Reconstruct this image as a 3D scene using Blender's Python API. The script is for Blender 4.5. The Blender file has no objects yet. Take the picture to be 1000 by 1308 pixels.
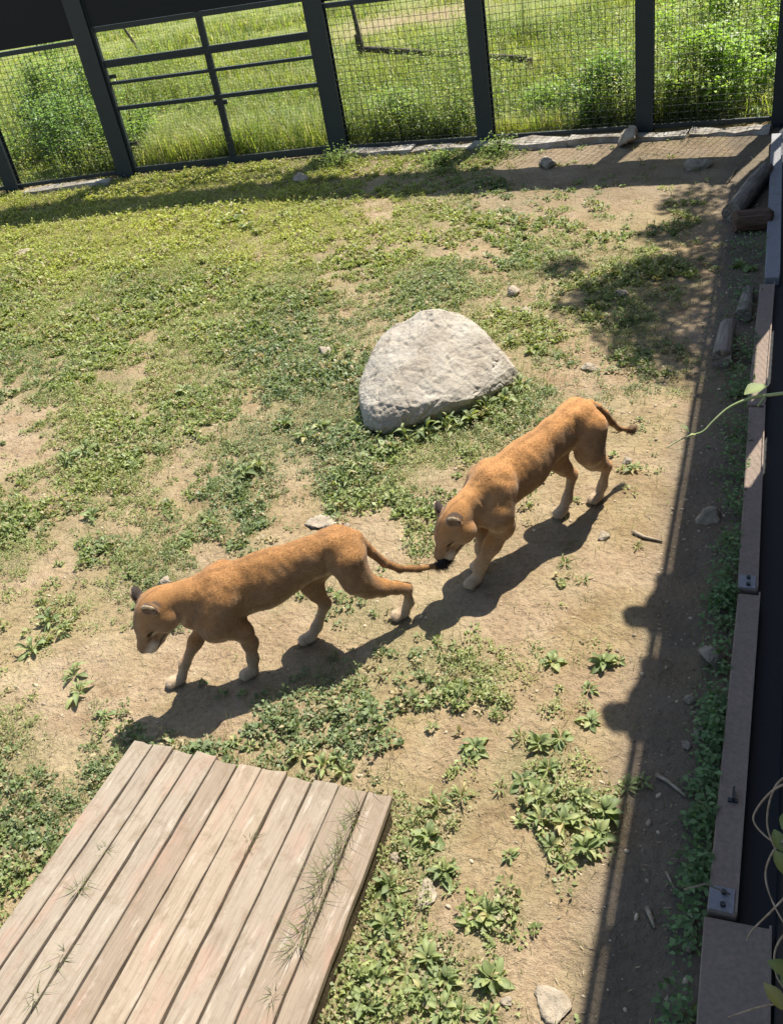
import bpy, bmesh, math, random
import numpy as np
from mathutils import Vector, Matrix, Quaternion

random.seed(7)
RNG = np.random.default_rng(11)
SC = bpy.context.scene
COL = SC.collection

# ------------------------------------------------------------------ camera
IMG_W, IMG_H, FOC = 1000.0, 1308.0, 1214.0
ROLL, PITCH, YAW, CAM_H = math.radians(11.0), math.radians(35.8), math.radians(25.6), 4.4
CAMP = np.array([0.0, 0.0, CAM_H])
_c, _s = math.cos(YAW), math.sin(YAW)
V_RIGHT = np.array([_c, _s, 0.0])
V_FWD = np.array([-_s * math.cos(PITCH), _c * math.cos(PITCH), -math.sin(PITCH)])
V_UP = np.array([-_s * math.sin(PITCH), _c * math.sin(PITCH), math.cos(PITCH)])
CX = math.cos(ROLL) * V_RIGHT - math.sin(ROLL) * V_UP
CY = math.sin(ROLL) * V_RIGHT + math.cos(ROLL) * V_UP
cam = bpy.data.cameras.new('camera')
cam_o = bpy.data.objects.new('camera', cam)
COL.objects.link(cam_o)
cam_o.matrix_world = Matrix(((CX[0], CY[0], -V_FWD[0], 0), (CX[1], CY[1], -V_FWD[1], 0),
                             (CX[2], CY[2], -V_FWD[2], CAM_H), (0, 0, 0, 1)))
cam.sensor_fit = 'HORIZONTAL'
cam.sensor_width = 36.0
cam.lens = 36.0 * FOC / IMG_W
cam.clip_start = 0.05
cam.clip_end = 1500
SC.camera = cam_o

# ------------------------------------------------------------------ light
SUN_SLOPE = (0.175, 0.59)
SUN_EL = math.atan(1 / math.hypot(*SUN_SLOPE))
SUN_AZ = math.atan2(SUN_SLOPE[0], SUN_SLOPE[1])
world = bpy.data.worlds.new('World')
SC.world = world
world.use_nodes = True
wn = world.node_tree
sky = wn.nodes.new('ShaderNodeTexSky')
sky.sky_type = 'NISHITA'
sky.sun_disc = False
sky.sun_elevation = SUN_EL
sky.sun_rotation = SUN_AZ
wn.links.new(sky.outputs[0], wn.nodes['Background'].inputs[0])
wn.nodes['Background'].inputs[1].default_value = 0.105
sun = bpy.data.lights.new('sun', 'SUN')
sun.energy = 5.0
sun.angle = math.radians(0.55)
sun.color = (1.0, 0.95, 0.86)
sun_o = bpy.data.objects.new('sun', sun)
COL.objects.link(sun_o)
sun_o.rotation_euler = Vector((SUN_SLOPE[0], SUN_SLOPE[1], 1.0)).to_track_quat('Z', 'Y').to_euler()
sun_o.location = (2, 8, 14)
SC.view_settings.view_transform = 'Standard'
SC.view_settings.look = 'None'
SC.view_settings.gamma = 1.0
SC.view_settings.use_curve_mapping = False
SC.view_settings.exposure = 1.08


# ------------------------------------------------------------------ geometry of the picture
def ray(u, v):
    return V_FWD + CX * ((u - IMG_W / 2) / FOC) + CY * ((IMG_H / 2 - v) / FOC)


def gnd(u, v, z=0.0):
    d = ray(u, v)
    return CAMP + d * ((z - CAM_H) / d[2])


def project(P):
    q = np.asarray(P, float) - CAMP
    zc = q @ V_FWD
    zs = np.where(zc > 0.05, zc, 0.05)
    return IMG_W / 2 + FOC * (q @ CX) / zs, IMG_H / 2 - FOC * (q @ CY) / zs, zc


def on_plane(p0, p1, u, v):
    """pixel ray met with the vertical plane through ground points p0, p1"""
    t = np.array([p1[0] - p0[0], p1[1] - p0[1]])
    t = t / np.linalg.norm(t)
    n = np.array([-t[1], t[0]])
    d = ray(u, v)
    k = ((np.array(p0[:2]) - CAMP[:2]) @ n) / (d[:2] @ n)
    return CAMP + d * k


# ------------------------------------------------------------------ noise
def _hash(ix, iy, iz, seed):
    n = (ix * 73856093) ^ (iy * 19349663) ^ (iz * 83492791) ^ (seed * 2654435)
    n = (n ^ (n >> 13)) * 1274126177
    n = n & 0x7FFFFFFF
    n = (n ^ (n >> 15)) * 668265263 & 0x7FFFFFFF
    return (n % 100003) / 100003.0


def vnoise(x, y, z=None, seed=0):
    x = np.asarray(x, float)
    y = np.asarray(y, float)
    z = np.zeros_like(x) if z is None else np.asarray(z, float)
    fx, fy, fz = np.floor(x), np.floor(y), np.floor(z)
    ix, iy, iz = fx.astype(np.int64), fy.astype(np.int64), fz.astype(np.int64)
    tx, ty, tz = x - fx, y - fy, z - fz
    tx, ty, tz = tx * tx * (3 - 2 * tx), ty * ty * (3 - 2 * ty), tz * tz * (3 - 2 * tz)
    r = 0
    for a in (0, 1):
        for b in (0, 1):
            for c in (0, 1):
                w = (tx if a else 1 - tx) * (ty if b else 1 - ty) * (tz if c else 1 - tz)
                r = r + w * _hash(ix + a, iy + b, iz + c, seed)
    return r


def fbm(x, y, z=None, seed=0, octv=4):
    r, a, f, t = 0, 0.5, 1.0, 0
    for k in range(octv):
        r = r + a * vnoise(np.asarray(x) * f, np.asarray(y) * f, None if z is None else np.asarray(z) * f, seed + k * 17)
        t += a
        a *= 0.5
        f *= 2.03
    return r / t


def sstep(a, b, x):
    t = np.clip((x - a) / (b - a), 0, 1)
    return t * t * (3 - 2 * t)


# ------------------------------------------------------------------ object helpers
def tag(o, label=None, cat=None, group=None, kind=None):
    if label:
        o['label'] = label
    if cat:
        o['category'] = cat
    if group:
        o['group'] = group
    if kind:
        o['kind'] = kind
    return o


def link(name, me, m=None, parent=None):
    o = bpy.data.objects.new(name, me)
    COL.objects.link(o)
    if m is not None and me is not None and not me.materials:
        me.materials.append(m)
    if parent is not None:
        o.parent = parent
    return o


def empty(name, loc=(0, 0, 0), rz=0.0):
    o = bpy.data.objects.new(name, None)
    COL.objects.link(o)
    o.location = loc
    o.rotation_euler = (0, 0, rz)
    o.empty_display_size = 0.1
    return o


def np_mesh(name, verts, faces, smooth=False, col=None):
    """faces: (n,3) or (n,4) array; col: per-vertex rgb"""
    verts = np.ascontiguousarray(verts, dtype=np.float32)
    faces = np.ascontiguousarray(faces, dtype=np.int32)
    me = bpy.data.meshes.new(name)
    n, k = faces.shape
    me.vertices.add(len(verts))
    me.vertices.foreach_set('co', verts.ravel())
    me.loops.add(n * k)
    me.loops.foreach_set('vertex_index', faces.ravel())
    me.polygons.add(n)
    me.polygons.foreach_set('loop_start', np.arange(0, n * k, k, dtype=np.int32))
    me.polygons.foreach_set('loop_total', np.full(n, k, dtype=np.int32))
    if smooth:
        me.polygons.foreach_set('use_smooth', np.ones(n, dtype=bool))
    if col is not None:
        a = me.attributes.new('Col', 'FLOAT_COLOR', 'POINT')
        c4 = np.ones((len(verts), 4), np.float32)
        c4[:, :3] = col
        a.data.foreach_set('color', c4.ravel())
    me.update(calc_edges=True)
    me.validate()
    return me


class MB:
    """collects simple solids into one mesh"""

    def __init__(self):
        self.bm = bmesh.new()

    def box(self, lo, hi, m=None, bev=0.0):
        r = bmesh.ops.create_cube(self.bm, size=1.0)
        vs = r['verts']
        lo, hi = Vector(lo), Vector(hi)
        for v in vs:
            v.co = Vector((lo[i] + (v.co[i] + 0.5) * (hi[i] - lo[i]) for i in range(3)))
        if bev > 0:
            es = list({e for v in vs for e in v.link_edges})
            rb = bmesh.ops.bevel(self.bm, geom=es, offset=bev, segments=1, affect='EDGES', profile=0.6)
            vs = list({v for f in rb['faces'] for v in f.verts} | {v for v in vs if v.is_valid})
        if m is not None:
            bmesh.ops.transform(self.bm, matrix=m, verts=[v for v in vs if v.is_valid])
        return self

    def bar(self, a, b, w, h=None, up=(0, 0, 1), bev=0.0):
        a, b = Vector(a), Vector(b)
        h = w if h is None else h
        d = (b - a)
        L = d.length
        x = d.normalized()
        u = Vector(up)
        if abs(x.dot(u)) > 0.98:
            u = Vector((0, 1, 0))
        y = u.cross(x).normalized()
        z = x.cross(y)
        m = Matrix(((x.x, y.x, z.x, a.x), (x.y, y.y, z.y, a.y), (x.z, y.z, z.z, a.z), (0, 0, 0, 1)))
        return self.box((0, -w / 2, -h / 2), (L, w / 2, h / 2), m, bev)

    def tube(self, pts, rad, n=8):
        pts = [Vector(p) for p in pts]
        rads = rad if isinstance(rad, (list, tuple)) else [rad] * len(pts)
        rings = []
        side = None
        for i, p in enumerate(pts):
            d = (pts[min(i + 1, len(pts) - 1)] - pts[max(i - 1, 0)]).normalized()
            if side is None:
                side = d.orthogonal().normalized()
            else:
                side = (side - d * side.dot(d)).normalized()
            o = d.cross(side)
            rings.append([self.bm.verts.new(p + (side * math.cos(2 * math.pi * k / n) + o * math.sin(2 * math.pi * k / n)) * rads[i]) for k in range(n)])
        for r0, r1 in zip(rings, rings[1:]):
            for k in range(n):
                self.bm.faces.new((r0[k], r0[(k + 1) % n], r1[(k + 1) % n], r1[k]))
        self.bm.faces.new(list(reversed(rings[0])))
        self.bm.faces.new(rings[-1])
        return self

    def mesh(self, name, smooth=False):
        me = bpy.data.meshes.new(name)
        bmesh.ops.recalc_face_normals(self.bm, faces=self.bm.faces)
        self.bm.to_mesh(me)
        self.bm.free()
        if smooth:
            for p in me.polygons:
                p.use_smooth = True
        return me

    def build(self, name, m, parent=None, smooth=False):
        return link(name, self.mesh(name, smooth), m, parent)


# ------------------------------------------------------------------ materials
class NT:
    def __init__(self, name):
        self.m = bpy.data.materials.new(name)
        self.m.use_nodes = True
        self.t = self.m.node_tree
        self.b = self.t.nodes['Principled BSDF']

    def n(self, typ, **kw):
        x = self.t.nodes.new(typ)
        for k, v in kw.items():
            setattr(x, k, v)
        return x

    def l(self, a, b):
        self.t.links.new(a, b)

    def noise(self, vec, scale, detail=4.0, rough=0.55, dist=0.0):
        x = self.n('ShaderNodeTexNoise')
        x.inputs['Scale'].default_value = scale
        x.inputs['Detail'].default_value = detail
        x.inputs['Roughness'].default_value = rough
        x.inputs['Distortion'].default_value = dist
        if vec is not None:
            self.l(vec, x.inputs['Vector'])
        return x.outputs['Fac']

    def ramp(self, fac, stops):
        x = self.n('ShaderNodeValToRGB')
        e = x.color_ramp.elements
        while len(e) > 1:
            e.remove(e[-1])
        e[0].position, e[0].color = stops[0][0], (*stops[0][1], 1)
        for p, c in stops[1:]:
            k = e.new(p)
            k.color = (*c, 1)
        self.l(fac, x.inputs[0])
        return x.outputs[0]

    def mix(self, fac, a, b, mode='MIX'):
        x = self.n('ShaderNodeMix', data_type='RGBA', blend_type=mode)
        for sock, val in ((x.inputs[0], fac), (x.inputs[6], a), (x.inputs[7], b)):
            if hasattr(val, 'links'):
                self.l(val, sock)
            elif isinstance(val, tuple):
                sock.default_value = (*val, 1)
            else:
                sock.default_value = val
        return x.outputs[2]

    def math(self, op, a, b=None):
        x = self.n('ShaderNodeMath', operation=op)
        for sock, val in ((x.inputs[0], a), (x.inputs[1], b)):
            if val is None:
                continue
            if hasattr(val, 'links'):
                self.l(val, sock)
            else:
                sock.default_value = val
        return x.outputs[0]

    def mapping(self, vec, scale=(1, 1, 1), loc=None):
        x = self.n('ShaderNodeMapping')
        x.inputs['Scale'].default_value = scale
        if loc is not None:
            self.l(loc, x.inputs['Location'])
        self.l(vec, x.inputs['Vector'])
        return x.outputs[0]

    def bump(self, h, strength=0.3, dist=0.01, normal=None):
        x = self.n('ShaderNodeBump')
        x.inputs['Strength'].default_value = strength
        x.inputs['Distance'].default_value = dist
        self.l(h, x.inputs['Height'])
        if normal is not None:
            self.l(normal, x.inputs['Normal'])
        return x.outputs[0]

    def done(self, col, rough=0.8, normal=None, spec=0.3):
        if hasattr(col, 'links'):
            self.l(col, self.b.inputs['Base Color'])
        else:
            self.b.inputs['Base Color'].default_value = (*col, 1)
        if hasattr(rough, 'links'):
            self.l(rough, self.b.inputs['Roughness'])
        else:
            self.b.inputs['Roughness'].default_value = rough
        self.b.inputs['Specular IOR Level'].default_value = spec
        if normal is not None:
            self.l(normal, self.b.inputs['Normal'])
        return self.m

    def obj(self):
        return self.n('ShaderNodeTexCoord').outputs['Object']

    def pos(self):
        return self.n('ShaderNodeNewGeometry').outputs['Position']

    def rnd(self):
        return self.n('ShaderNodeObjectInfo').outputs['Random']

    def attr(self, name):
        x = self.n('ShaderNodeAttribute')
        x.attribute_name = name
        return x


def m_ground():
    t = NT('soil')
    p = t.pos()
    big = t.noise(p, 0.55, 5)
    mid = t.noise(p, 3.1, 6, 0.6)
    fine = t.noise(p, 26, 6, 0.65)
    grit = t.noise(p, 140, 3, 0.6)
    c = t.ramp(big, [(0.3, (0.27, 0.19, 0.115)), (0.5, (0.345, 0.255, 0.16)), (0.7, (0.40, 0.315, 0.205))])
    c2 = t.ramp(mid, [(0.3, (0.22, 0.148, 0.085)), (0.52, (0.345, 0.255, 0.16)), (0.75, (0.45, 0.355, 0.235))])
    c = t.mix(0.55, c, c2)
    tint = t.ramp(t.noise(p, 0.9, 4, 0.6, 0.5), [(0.42, (1.0, 1.0, 1.0)), (0.62, (0.90, 0.93, 0.80))])
    c = t.mix(0.9, c, tint, 'MULTIPLY')
    wet = t.ramp(t.noise(t.mapping(p, (1.0, 1.3, 1.0)), 1.7, 5, 0.65), [(0.54, (1, 1, 1)), (0.70, (0.76, 0.70, 0.63))])
    c = t.mix(0.85, c, wet, 'MULTIPLY')
    dk = t.ramp(fine, [(0.30, (0.62, 0.58, 0.55)), (0.5, (1, 1, 1)), (0.72, (1.16, 1.14, 1.1))])
    c = t.mix(0.8, c, dk, 'MULTIPLY')
    gk = t.ramp(grit, [(0.3, (0.7, 0.7, 0.7)), (0.55, (1, 1, 1)), (0.75, (1.3, 1.28, 1.22))])
    c = t.mix(0.7, c, gk, 'MULTIPLY')
    # thatch of dead stems and low greenery where plants cover the soil
    cov = t.attr('cover').outputs['Fac']
    th = t.ramp(t.noise(p, 60, 5, 0.7), [(0.32, (0.11, 0.10, 0.045)), (0.5, (0.22, 0.19, 0.095)), (0.66, (0.36, 0.30, 0.18))])
    f = t.math('MULTIPLY', cov, t.ramp(mid, [(0.3, (0.45,) * 3), (0.6, (0.95,) * 3)]))
    c = t.mix(f, c, th)
    out = t.attr('field').outputs['Fac']
    fg = t.ramp(t.noise(p, 5, 5, 0.7), [(0.3, (0.10, 0.135, 0.03)), (0.5, (0.19, 0.22, 0.06)), (0.7, (0.28, 0.27, 0.10))])
    c = t.mix(out, c, fg)
    shade_tone = t.attr('shade_tone').outputs['Fac']  # painted shade: grey-brown mixed into the soil of the shaded strip
    c = t.mix(t.math('MULTIPLY', shade_tone, 0.75), c, (0.125, 0.106, 0.085))
    # small stones lying in the surface
    vo = t.n('ShaderNodeTexVoronoi')
    vo.inputs['Scale'].default_value = 38
    t.l(p, vo.inputs['Vector'])
    peb = t.math('LESS_THAN', vo.outputs['Distance'], 0.22)
    sel = t.math('GREATER_THAN', vo.outputs['Color'], 0.80)
    pk = t.math('MULTIPLY', peb, sel)
    c = t.mix(t.math('MULTIPLY', pk, 0.55), c, (0.42, 0.35, 0.25))
    h = t.math('ADD', t.math('MULTIPLY', fine, 1.0), t.math('MULTIPLY', grit, 0.35))
    h = t.math('ADD', h, t.math('MULTIPLY', pk, 0.35))
    scuff = t.noise(p, 9.5, 3, 0.5, 0.6)
    nb = t.bump(scuff, 0.55, 0.07)
    nb = t.bump(h, 0.9, 0.035, nb)
    return t.done(c, 0.95, nb, 0.12)


def m_leaf(name, trans=0.35, rough=0.5, spec=0.35):
    """foliage: colour from the mesh, with light coming through"""
    t = NT(name)
    a = t.attr('Col').outputs['Color']
    t.l(a, t.b.inputs['Base Color'])
    t.b.inputs['Roughness'].default_value = rough
    t.b.inputs['Specular IOR Level'].default_value = spec
    tr = t.n('ShaderNodeBsdfTranslucent')
    cc = t.mix(1.0, a, (1.25, 1.35, 0.55), 'MULTIPLY')
    t.l(cc, tr.inputs['Color'])
    mx = t.n('ShaderNodeMixShader')
    mx.inputs[0].default_value = trans
    t.l(t.b.outputs[0], mx.inputs[1])
    t.l(tr.outputs[0], mx.inputs[2])
    t.l(mx.outputs[0], t.t.nodes['Material Output'].inputs['Surface'])
    return t.m


def m_bigleaf():
    t = NT('weed_leaf')
    r = t.rnd()
    c = t.ramp(r, [(0.0, (0.12, 0.155, 0.065)), (0.35, (0.165, 0.21, 0.085)), (0.7, (0.21, 0.25, 0.10)), (0.92, (0.26, 0.28, 0.12)), (1.0, (0.34, 0.28, 0.14))])
    a = t.attr('Col').outputs['Color']
    c = t.mix(1.0, c, a, 'MULTIPLY')
    n = t.noise(t.obj(), 60, 3)
    c = t.mix(0.5, c, t.ramp(n, [(0.3, (0.65,) * 3), (0.6, (1.15,) * 3)]), 'MULTIPLY')
    t.l(c, t.b.inputs['Base Color'])
    t.b.inputs['Roughness'].default_value = 0.5
    t.b.inputs['Specular IOR Level'].default_value = 0.35
    t.l(t.bump(n, 0.3, 0.004), t.b.inputs['Normal'])
    tr = t.n('ShaderNodeBsdfTranslucent')
    t.l(t.mix(1.0, c, (1.3, 1.4, 0.5), 'MULTIPLY'), tr.inputs['Color'])
    mx = t.n('ShaderNodeMixShader')
    mx.inputs[0].default_value = 0.3
    t.l(t.b.outputs[0], mx.inputs[1])
    t.l(tr.outputs[0], mx.inputs[2])
    t.l(mx.outputs[0], t.t.nodes['Material Output'].inputs['Surface'])
    return t.m


def m_paint(name, col, rough=0.5, wear=(0.05, 0.045, 0.04), amt=0.35, spec=0.4):
    t = NT(name)
    p = t.pos()
    n = t.noise(p, 6, 6, 0.7)
    w = t.math('MULTIPLY', t.ramp(n, [(0.55, (0, 0, 0)), (0.72, (1, 1, 1))]), amt)
    c = t.mix(w, col, wear)
    d = t.noise(p, 45, 4)
    c = t.mix(0.5, c, t.ramp(d, [(0.3, (0.7,) * 3), (0.65, (1.2,) * 3)]), 'MULTIPLY')
    return t.done(c, rough, t.bump(d, 0.15, 0.004), spec)


def m_deck():
    t = NT('weathered_board')
    o = t.obj()
    r = t.rnd()
    off = t.n('ShaderNodeCombineXYZ')
    t.l(t.math('MULTIPLY', r, 37.0), off.inputs[0])
    t.l(t.math('MULTIPLY', r, 91.0), off.inputs[1])
    g = t.mapping(o, (26, 1.2, 26), off.outputs[0])
    grain = t.noise(g, 2.2, 7, 0.65, 0.4)
    g2 = t.noise(t.mapping(o, (90, 3.0, 90), off.outputs[0]), 2.0, 5, 0.6)
    blot = t.noise(t.mapping(o, (3.2, 1.1, 3), off.outputs[0]), 1.6, 6, 0.7)
    base = t.ramp(r, [(0, (0.22, 0.172, 0.125)), (0.35, (0.275, 0.218, 0.158)), (0.7, (0.24, 0.20, 0.152)), (1, (0.285, 0.235, 0.175))])
    c = t.mix(0.75, base, t.ramp(grain, [(0.28, (0.55, 0.50, 0.46)), (0.46, (1, 1, 1)), (0.75, (1.18, 1.18, 1.16))]), 'MULTIPLY')
    c = t.mix(0.5, c, t.ramp(g2, [(0.3, (0.68, 0.64, 0.6)), (0.55, (1.05,) * 3)]), 'MULTIPLY')
    pink = t.ramp(blot, [(0.52, (0, 0, 0)), (0.66, (1, 1, 1))])
    c = t.mix(t.math('MULTIPLY', pink, 0.32), c, (0.34, 0.18, 0.13))
    pale = t.noise(t.mapping(o, (9, 1.6, 9), off.outputs[0]), 2.1, 6, 0.75)
    c = t.mix(t.math('MULTIPLY', t.ramp(pale, [(0.56, (0, 0, 0)), (0.7, (1, 1, 1))]), 0.55), c, (0.46, 0.40, 0.33))
    dirt = t.noise(o, 7, 6, 0.75)
    c = t.mix(t.math('MULTIPLY', t.ramp(dirt, [(0.50, (0, 0, 0)), (0.70, (1, 1, 1))]), 0.8), c, (0.17, 0.125, 0.08))
    h = t.math('ADD', grain, t.math('MULTIPLY', g2, 0.6))
    return t.done(c, 0.85, t.bump(h, 0.55, 0.006), 0.2)


def m_stone(name, c0, c1, c2, sc=3.0, bump=0.7):
    t = NT(name)
    o = t.obj()
    n = t.noise(o, sc, 7, 0.62, 0.3)
    f = t.noise(o, sc * 11, 6, 0.65)
    c = t.ramp(n, [(0.3, c0), (0.5, c1), (0.72, c2)])
    c = t.mix(0.6, c, t.ramp(f, [(0.28, (0.62,) * 3), (0.52, (1,) * 3), (0.75, (1.18,) * 3)]), 'MULTIPLY')
    cr = t.n('ShaderNodeTexVoronoi', feature='DISTANCE_TO_EDGE')
    cr.inputs['Scale'].default_value = sc * 0.9
    dv = t.n('ShaderNodeVectorMath', operation='ADD')
    t.l(o, dv.inputs[0])
    nn = t.n('ShaderNodeTexNoise')
    nn.inputs['Scale'].default_value = sc * 1.6
    nn.inputs['Detail'].default_value = 5
    t.l(o, nn.inputs['Vector'])
    sc_ = t.n('ShaderNodeVectorMath', operation='SCALE')
    sc_.inputs['Scale'].default_value = 0.5
    t.l(nn.outputs['Color'], sc_.inputs[0])
    t.l(sc_.outputs[0], dv.inputs[1])
    t.l(dv.outputs[0], cr.inputs['Vector'])
    ck = t.ramp(cr.outputs['Distance'], [(0.0, (0.35,) * 3), (0.012, (1,) * 3)])
    msk = t.ramp(t.noise(o, sc * 0.8, 3), [(0.36, (0,) * 3), (0.42, (1,) * 3)])
    crack = t.math('MAXIMUM', ck, msk)
    c = t.mix(0.55, c, crack, 'MULTIPLY')
    h = t.math('ADD', t.math('MULTIPLY', n, 1.2), t.math('MULTIPLY', f, 0.5))
    h = t.math('ADD', h, t.math('MULTIPLY', crack, 0.35))
    return t.done(c, 0.92, t.bump(h, bump, 0.03), 0.15)


def m_wood(name, dark, mid, pale, axis=0):
    t = NT(name)
    o = t.obj()
    sc = [22, 22, 22]
    sc[axis] = 1.6
    g = t.noise(t.mapping(o, tuple(sc)), 2.0, 7, 0.65, 0.5)
    b = t.noise(o, 5, 5, 0.6)
    c = t.ramp(g, [(0.3, dark), (0.5, mid), (0.72, pale)])
    c = t.mix(0.6, c, t.ramp(b, [(0.3, (0.6,) * 3), (0.6, (1.1,) * 3)]), 'MULTIPLY')
    return t.done(c, 0.9, t.bump(g, 0.7, 0.01), 0.15)


def m_fur(name, amt=0.5):
    t = NT(name)
    a = t.attr('Col').outputs['Color']
    o = t.obj()
    f = t.noise(t.mapping(o, (28, 70, 70)), 2.2, 4, 0.6)
    c = t.mix(amt, a, t.ramp(f, [(0.3, (0.68, 0.64, 0.6)), (0.52, (1,) * 3), (0.75, (1.22, 1.2, 1.15))]), 'MULTIPLY')
    t.done(c, 0.75, t.bump(f, 0.35, 0.006), 0.15)
    t.b.inputs['Sheen Weight'].default_value = 0.12
    t.b.inputs['Sheen Roughness'].default_value = 0.5
    return t.m


M_SOIL = m_ground()
M_LEAF = m_leaf('ground_leaves')
M_GRASS = m_leaf('grass_blades', 0.4, 0.55)
M_BUSH = m_leaf('shrub_leaves', 0.45, 0.45)
M_BIG = m_bigleaf()
M_STEEL = m_paint('dark_steel', (0.017, 0.025, 0.026), 0.55, (0.035, 0.032, 0.028), 0.5)
M_SHEET = m_paint('dark_sheet', (0.006, 0.008, 0.011), 0.6, (0.012, 0.012, 0.012), 0.4, 0.25)
M_WIRE = m_paint('dark_wire', (0.02, 0.024, 0.02), 0.6, (0.05, 0.04, 0.03), 0.5)
M_SILL = m_paint('rusty_brown_steel', (0.225, 0.170, 0.130), 0.78, (0.30, 0.215, 0.155), 0.9, 0.25)
M_SILLG = m_paint('grey_steel', (0.23, 0.225, 0.23), 0.7, (0.15, 0.115, 0.095), 0.7, 0.25)
M_DECK = m_deck()
M_JOIST = m_wood('joist_wood', (0.05, 0.035, 0.02), (0.11, 0.08, 0.05), (0.17, 0.13, 0.09), 0)
M_ROCK = m_stone('pale_granite', (0.255, 0.215, 0.165), (0.34, 0.30, 0.24), (0.385, 0.35, 0.29), 3.0)
M_STONE = m_stone('field_stone', (0.20, 0.165, 0.12), (0.32, 0.265, 0.195), (0.43, 0.37, 0.28), 9.0, 0.6)
M_KERB = m_stone('kerb_concrete', (0.16, 0.125, 0.085), (0.28, 0.25, 0.205), (0.42, 0.39, 0.34), 3.0, 0.6)
M_LOG = m_wood('grey_log', (0.10, 0.08, 0.06), (0.22, 0.185, 0.145), (0.34, 0.30, 0.25), 0)
M_LOGB = m_wood('brown_log', (0.05, 0.03, 0.02), (0.13, 0.08, 0.055), (0.22, 0.15, 0.11), 0)
M_TIMBER = m_wood('timber', (0.035, 0.03, 0.022), (0.075, 0.065, 0.045), (0.13, 0.11, 0.08), 0)
M_STICK = m_wood('dry_stick', (0.14, 0.10, 0.065), (0.28, 0.22, 0.15), (0.40, 0.34, 0.26), 0)
M_BARK = m_wood('bark', (0.03, 0.022, 0.015), (0.08, 0.06, 0.04), (0.14, 0.11, 0.08), 2)
M_FUR = m_fur('lion_fur')
M_HAIR = m_fur('lion_hair', 0.25)

# ------------------------------------------------------------------ layout
S = CAM_H / 3.8
FENCE = [np.array(p) for p in [(0.02, 15.06), (-1.88, 15.06), (-4.30, 15.02), (-6.82, 15.00), (-10.71, 14.40), (-12.83, 13.87), (-15.3, 13.15), (-17.8, 12.35)]]


def fence_y(x):
    xs = np.array([p[0] for p in FENCE])[::-1]
    ys = np.array([p[1] for p in FENCE])[::-1]
    return np.interp(x, xs, ys)


LION_A = np.array([-2.4316, 4.2032]); LION_AT = np.array([-0.7775, -0.6289])
LION_B = np.array([-1.1926, 5.7432]); LION_BT = np.array([-0.5260, -0.8505])
DZ = 0.17                                      # height of the deck's top
D0, D1 = gnd(170, 945, DZ), gnd(502, 1020, DZ)
DXv = (D1 - D0)[:2]; DECK_W = float(np.linalg.norm(DXv)); DXv = DXv / DECK_W
DYv = np.array([DXv[1], -DXv[0]])              # towards the camera

COVER = ["66677777645552111100", "99999999936555333420", "99999848565436656310", "87777778446845555420",
         "67748888654457467210", "66658868853335444210", "35757649999999533100", "25974587898875222100",
         "53772773875322223000", "83546662114444211000", "62586433222221400000", "25542223661111201000",
         "33211223455441230000", "11311244666773110000", "52333355475224320000", "62755556652327610000",
         "36633333345537860000", "56333333358613730000", "64333333388312510000", "53333333685264100000",
         "43333334777551100000", "43333335878754200000", "43333335878754200000"]
COVER = np.array([[int(ch) for ch in r] for r in COVER], float) / 9.0


def cover(x, y):
    """how much of the soil the plants hide at a ground point"""
    P = np.stack([x, y, np.zeros_like(x)], -1)
    u, v, zc = project(P)
    gu = np.clip(u / 50.0 - 0.5, 0, 18.999)
    gv = np.clip((v - 200) / 50.0 - 0.5, 0, COVER.shape[0] - 1.001)
    gv = np.where(zc < 0.3, COVER.shape[0] - 1.001, gv)
    i, j = np.floor(gv).astype(int), np.floor(gu).astype(int)
    a, b = gv - i, gu - j
    c = COVER[i, j] * (1 - a) * (1 - b) + COVER[i + 1, j] * a * (1 - b) + COVER[i, j + 1] * (1 - a) * b + COVER[i + 1, j + 1] * a * b
    return c


def fade_feet(x, y):
    m = np.ones_like(x)
    for A, T in ((LION_A, LION_AT), (LION_B, LION_BT)):
        s = (x - A[0]) * T[0] + (y - A[1]) * T[1]
        l = -(x - A[0]) * T[1] + (y - A[1]) * T[0]
        d = np.hypot(np.maximum(np.abs(s - 0.45) - 0.85, 0), np.maximum(np.abs(l) - 0.15, 0))
        m = m * sstep(0.0, 0.5, d)
    return m


def ground_z(x, y):
    x = np.asarray(x, float)
    y = np.asarray(y, float)
    z = (fbm(x * 0.9, y * 0.9, None, 3, 3) - 0.5) * 0.07 + (fbm(x * 4.5, y * 4.5, None, 9, 4) - 0.5) * 0.035
    lx = (x - D0[0]) * DXv[0] + (y - D0[1]) * DXv[1]
    ly = (x - D0[0]) * DYv[0] + (y - D0[1]) * DYv[1]
    ins = sstep(0.25, 0.0, np.hypot(np.maximum(np.abs(lx - DECK_W / 2) - DECK_W / 2, 0), np.maximum(np.abs(ly - 1.3) - 1.35, 0)))
    m = fade_feet(x, y) * (1 - ins) * sstep(0.0, 0.4, np.abs(y - fence_y(x)))
    m = m * sstep(-0.05, -0.4, x) + 0.35 * sstep(0.4, 3, x)
    far = sstep(40, 160, np.hypot(x, y))
    return z * m + far * (fbm(x * 0.012, y * 0.012, None, 21, 3) - 0.3) * 10


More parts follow.
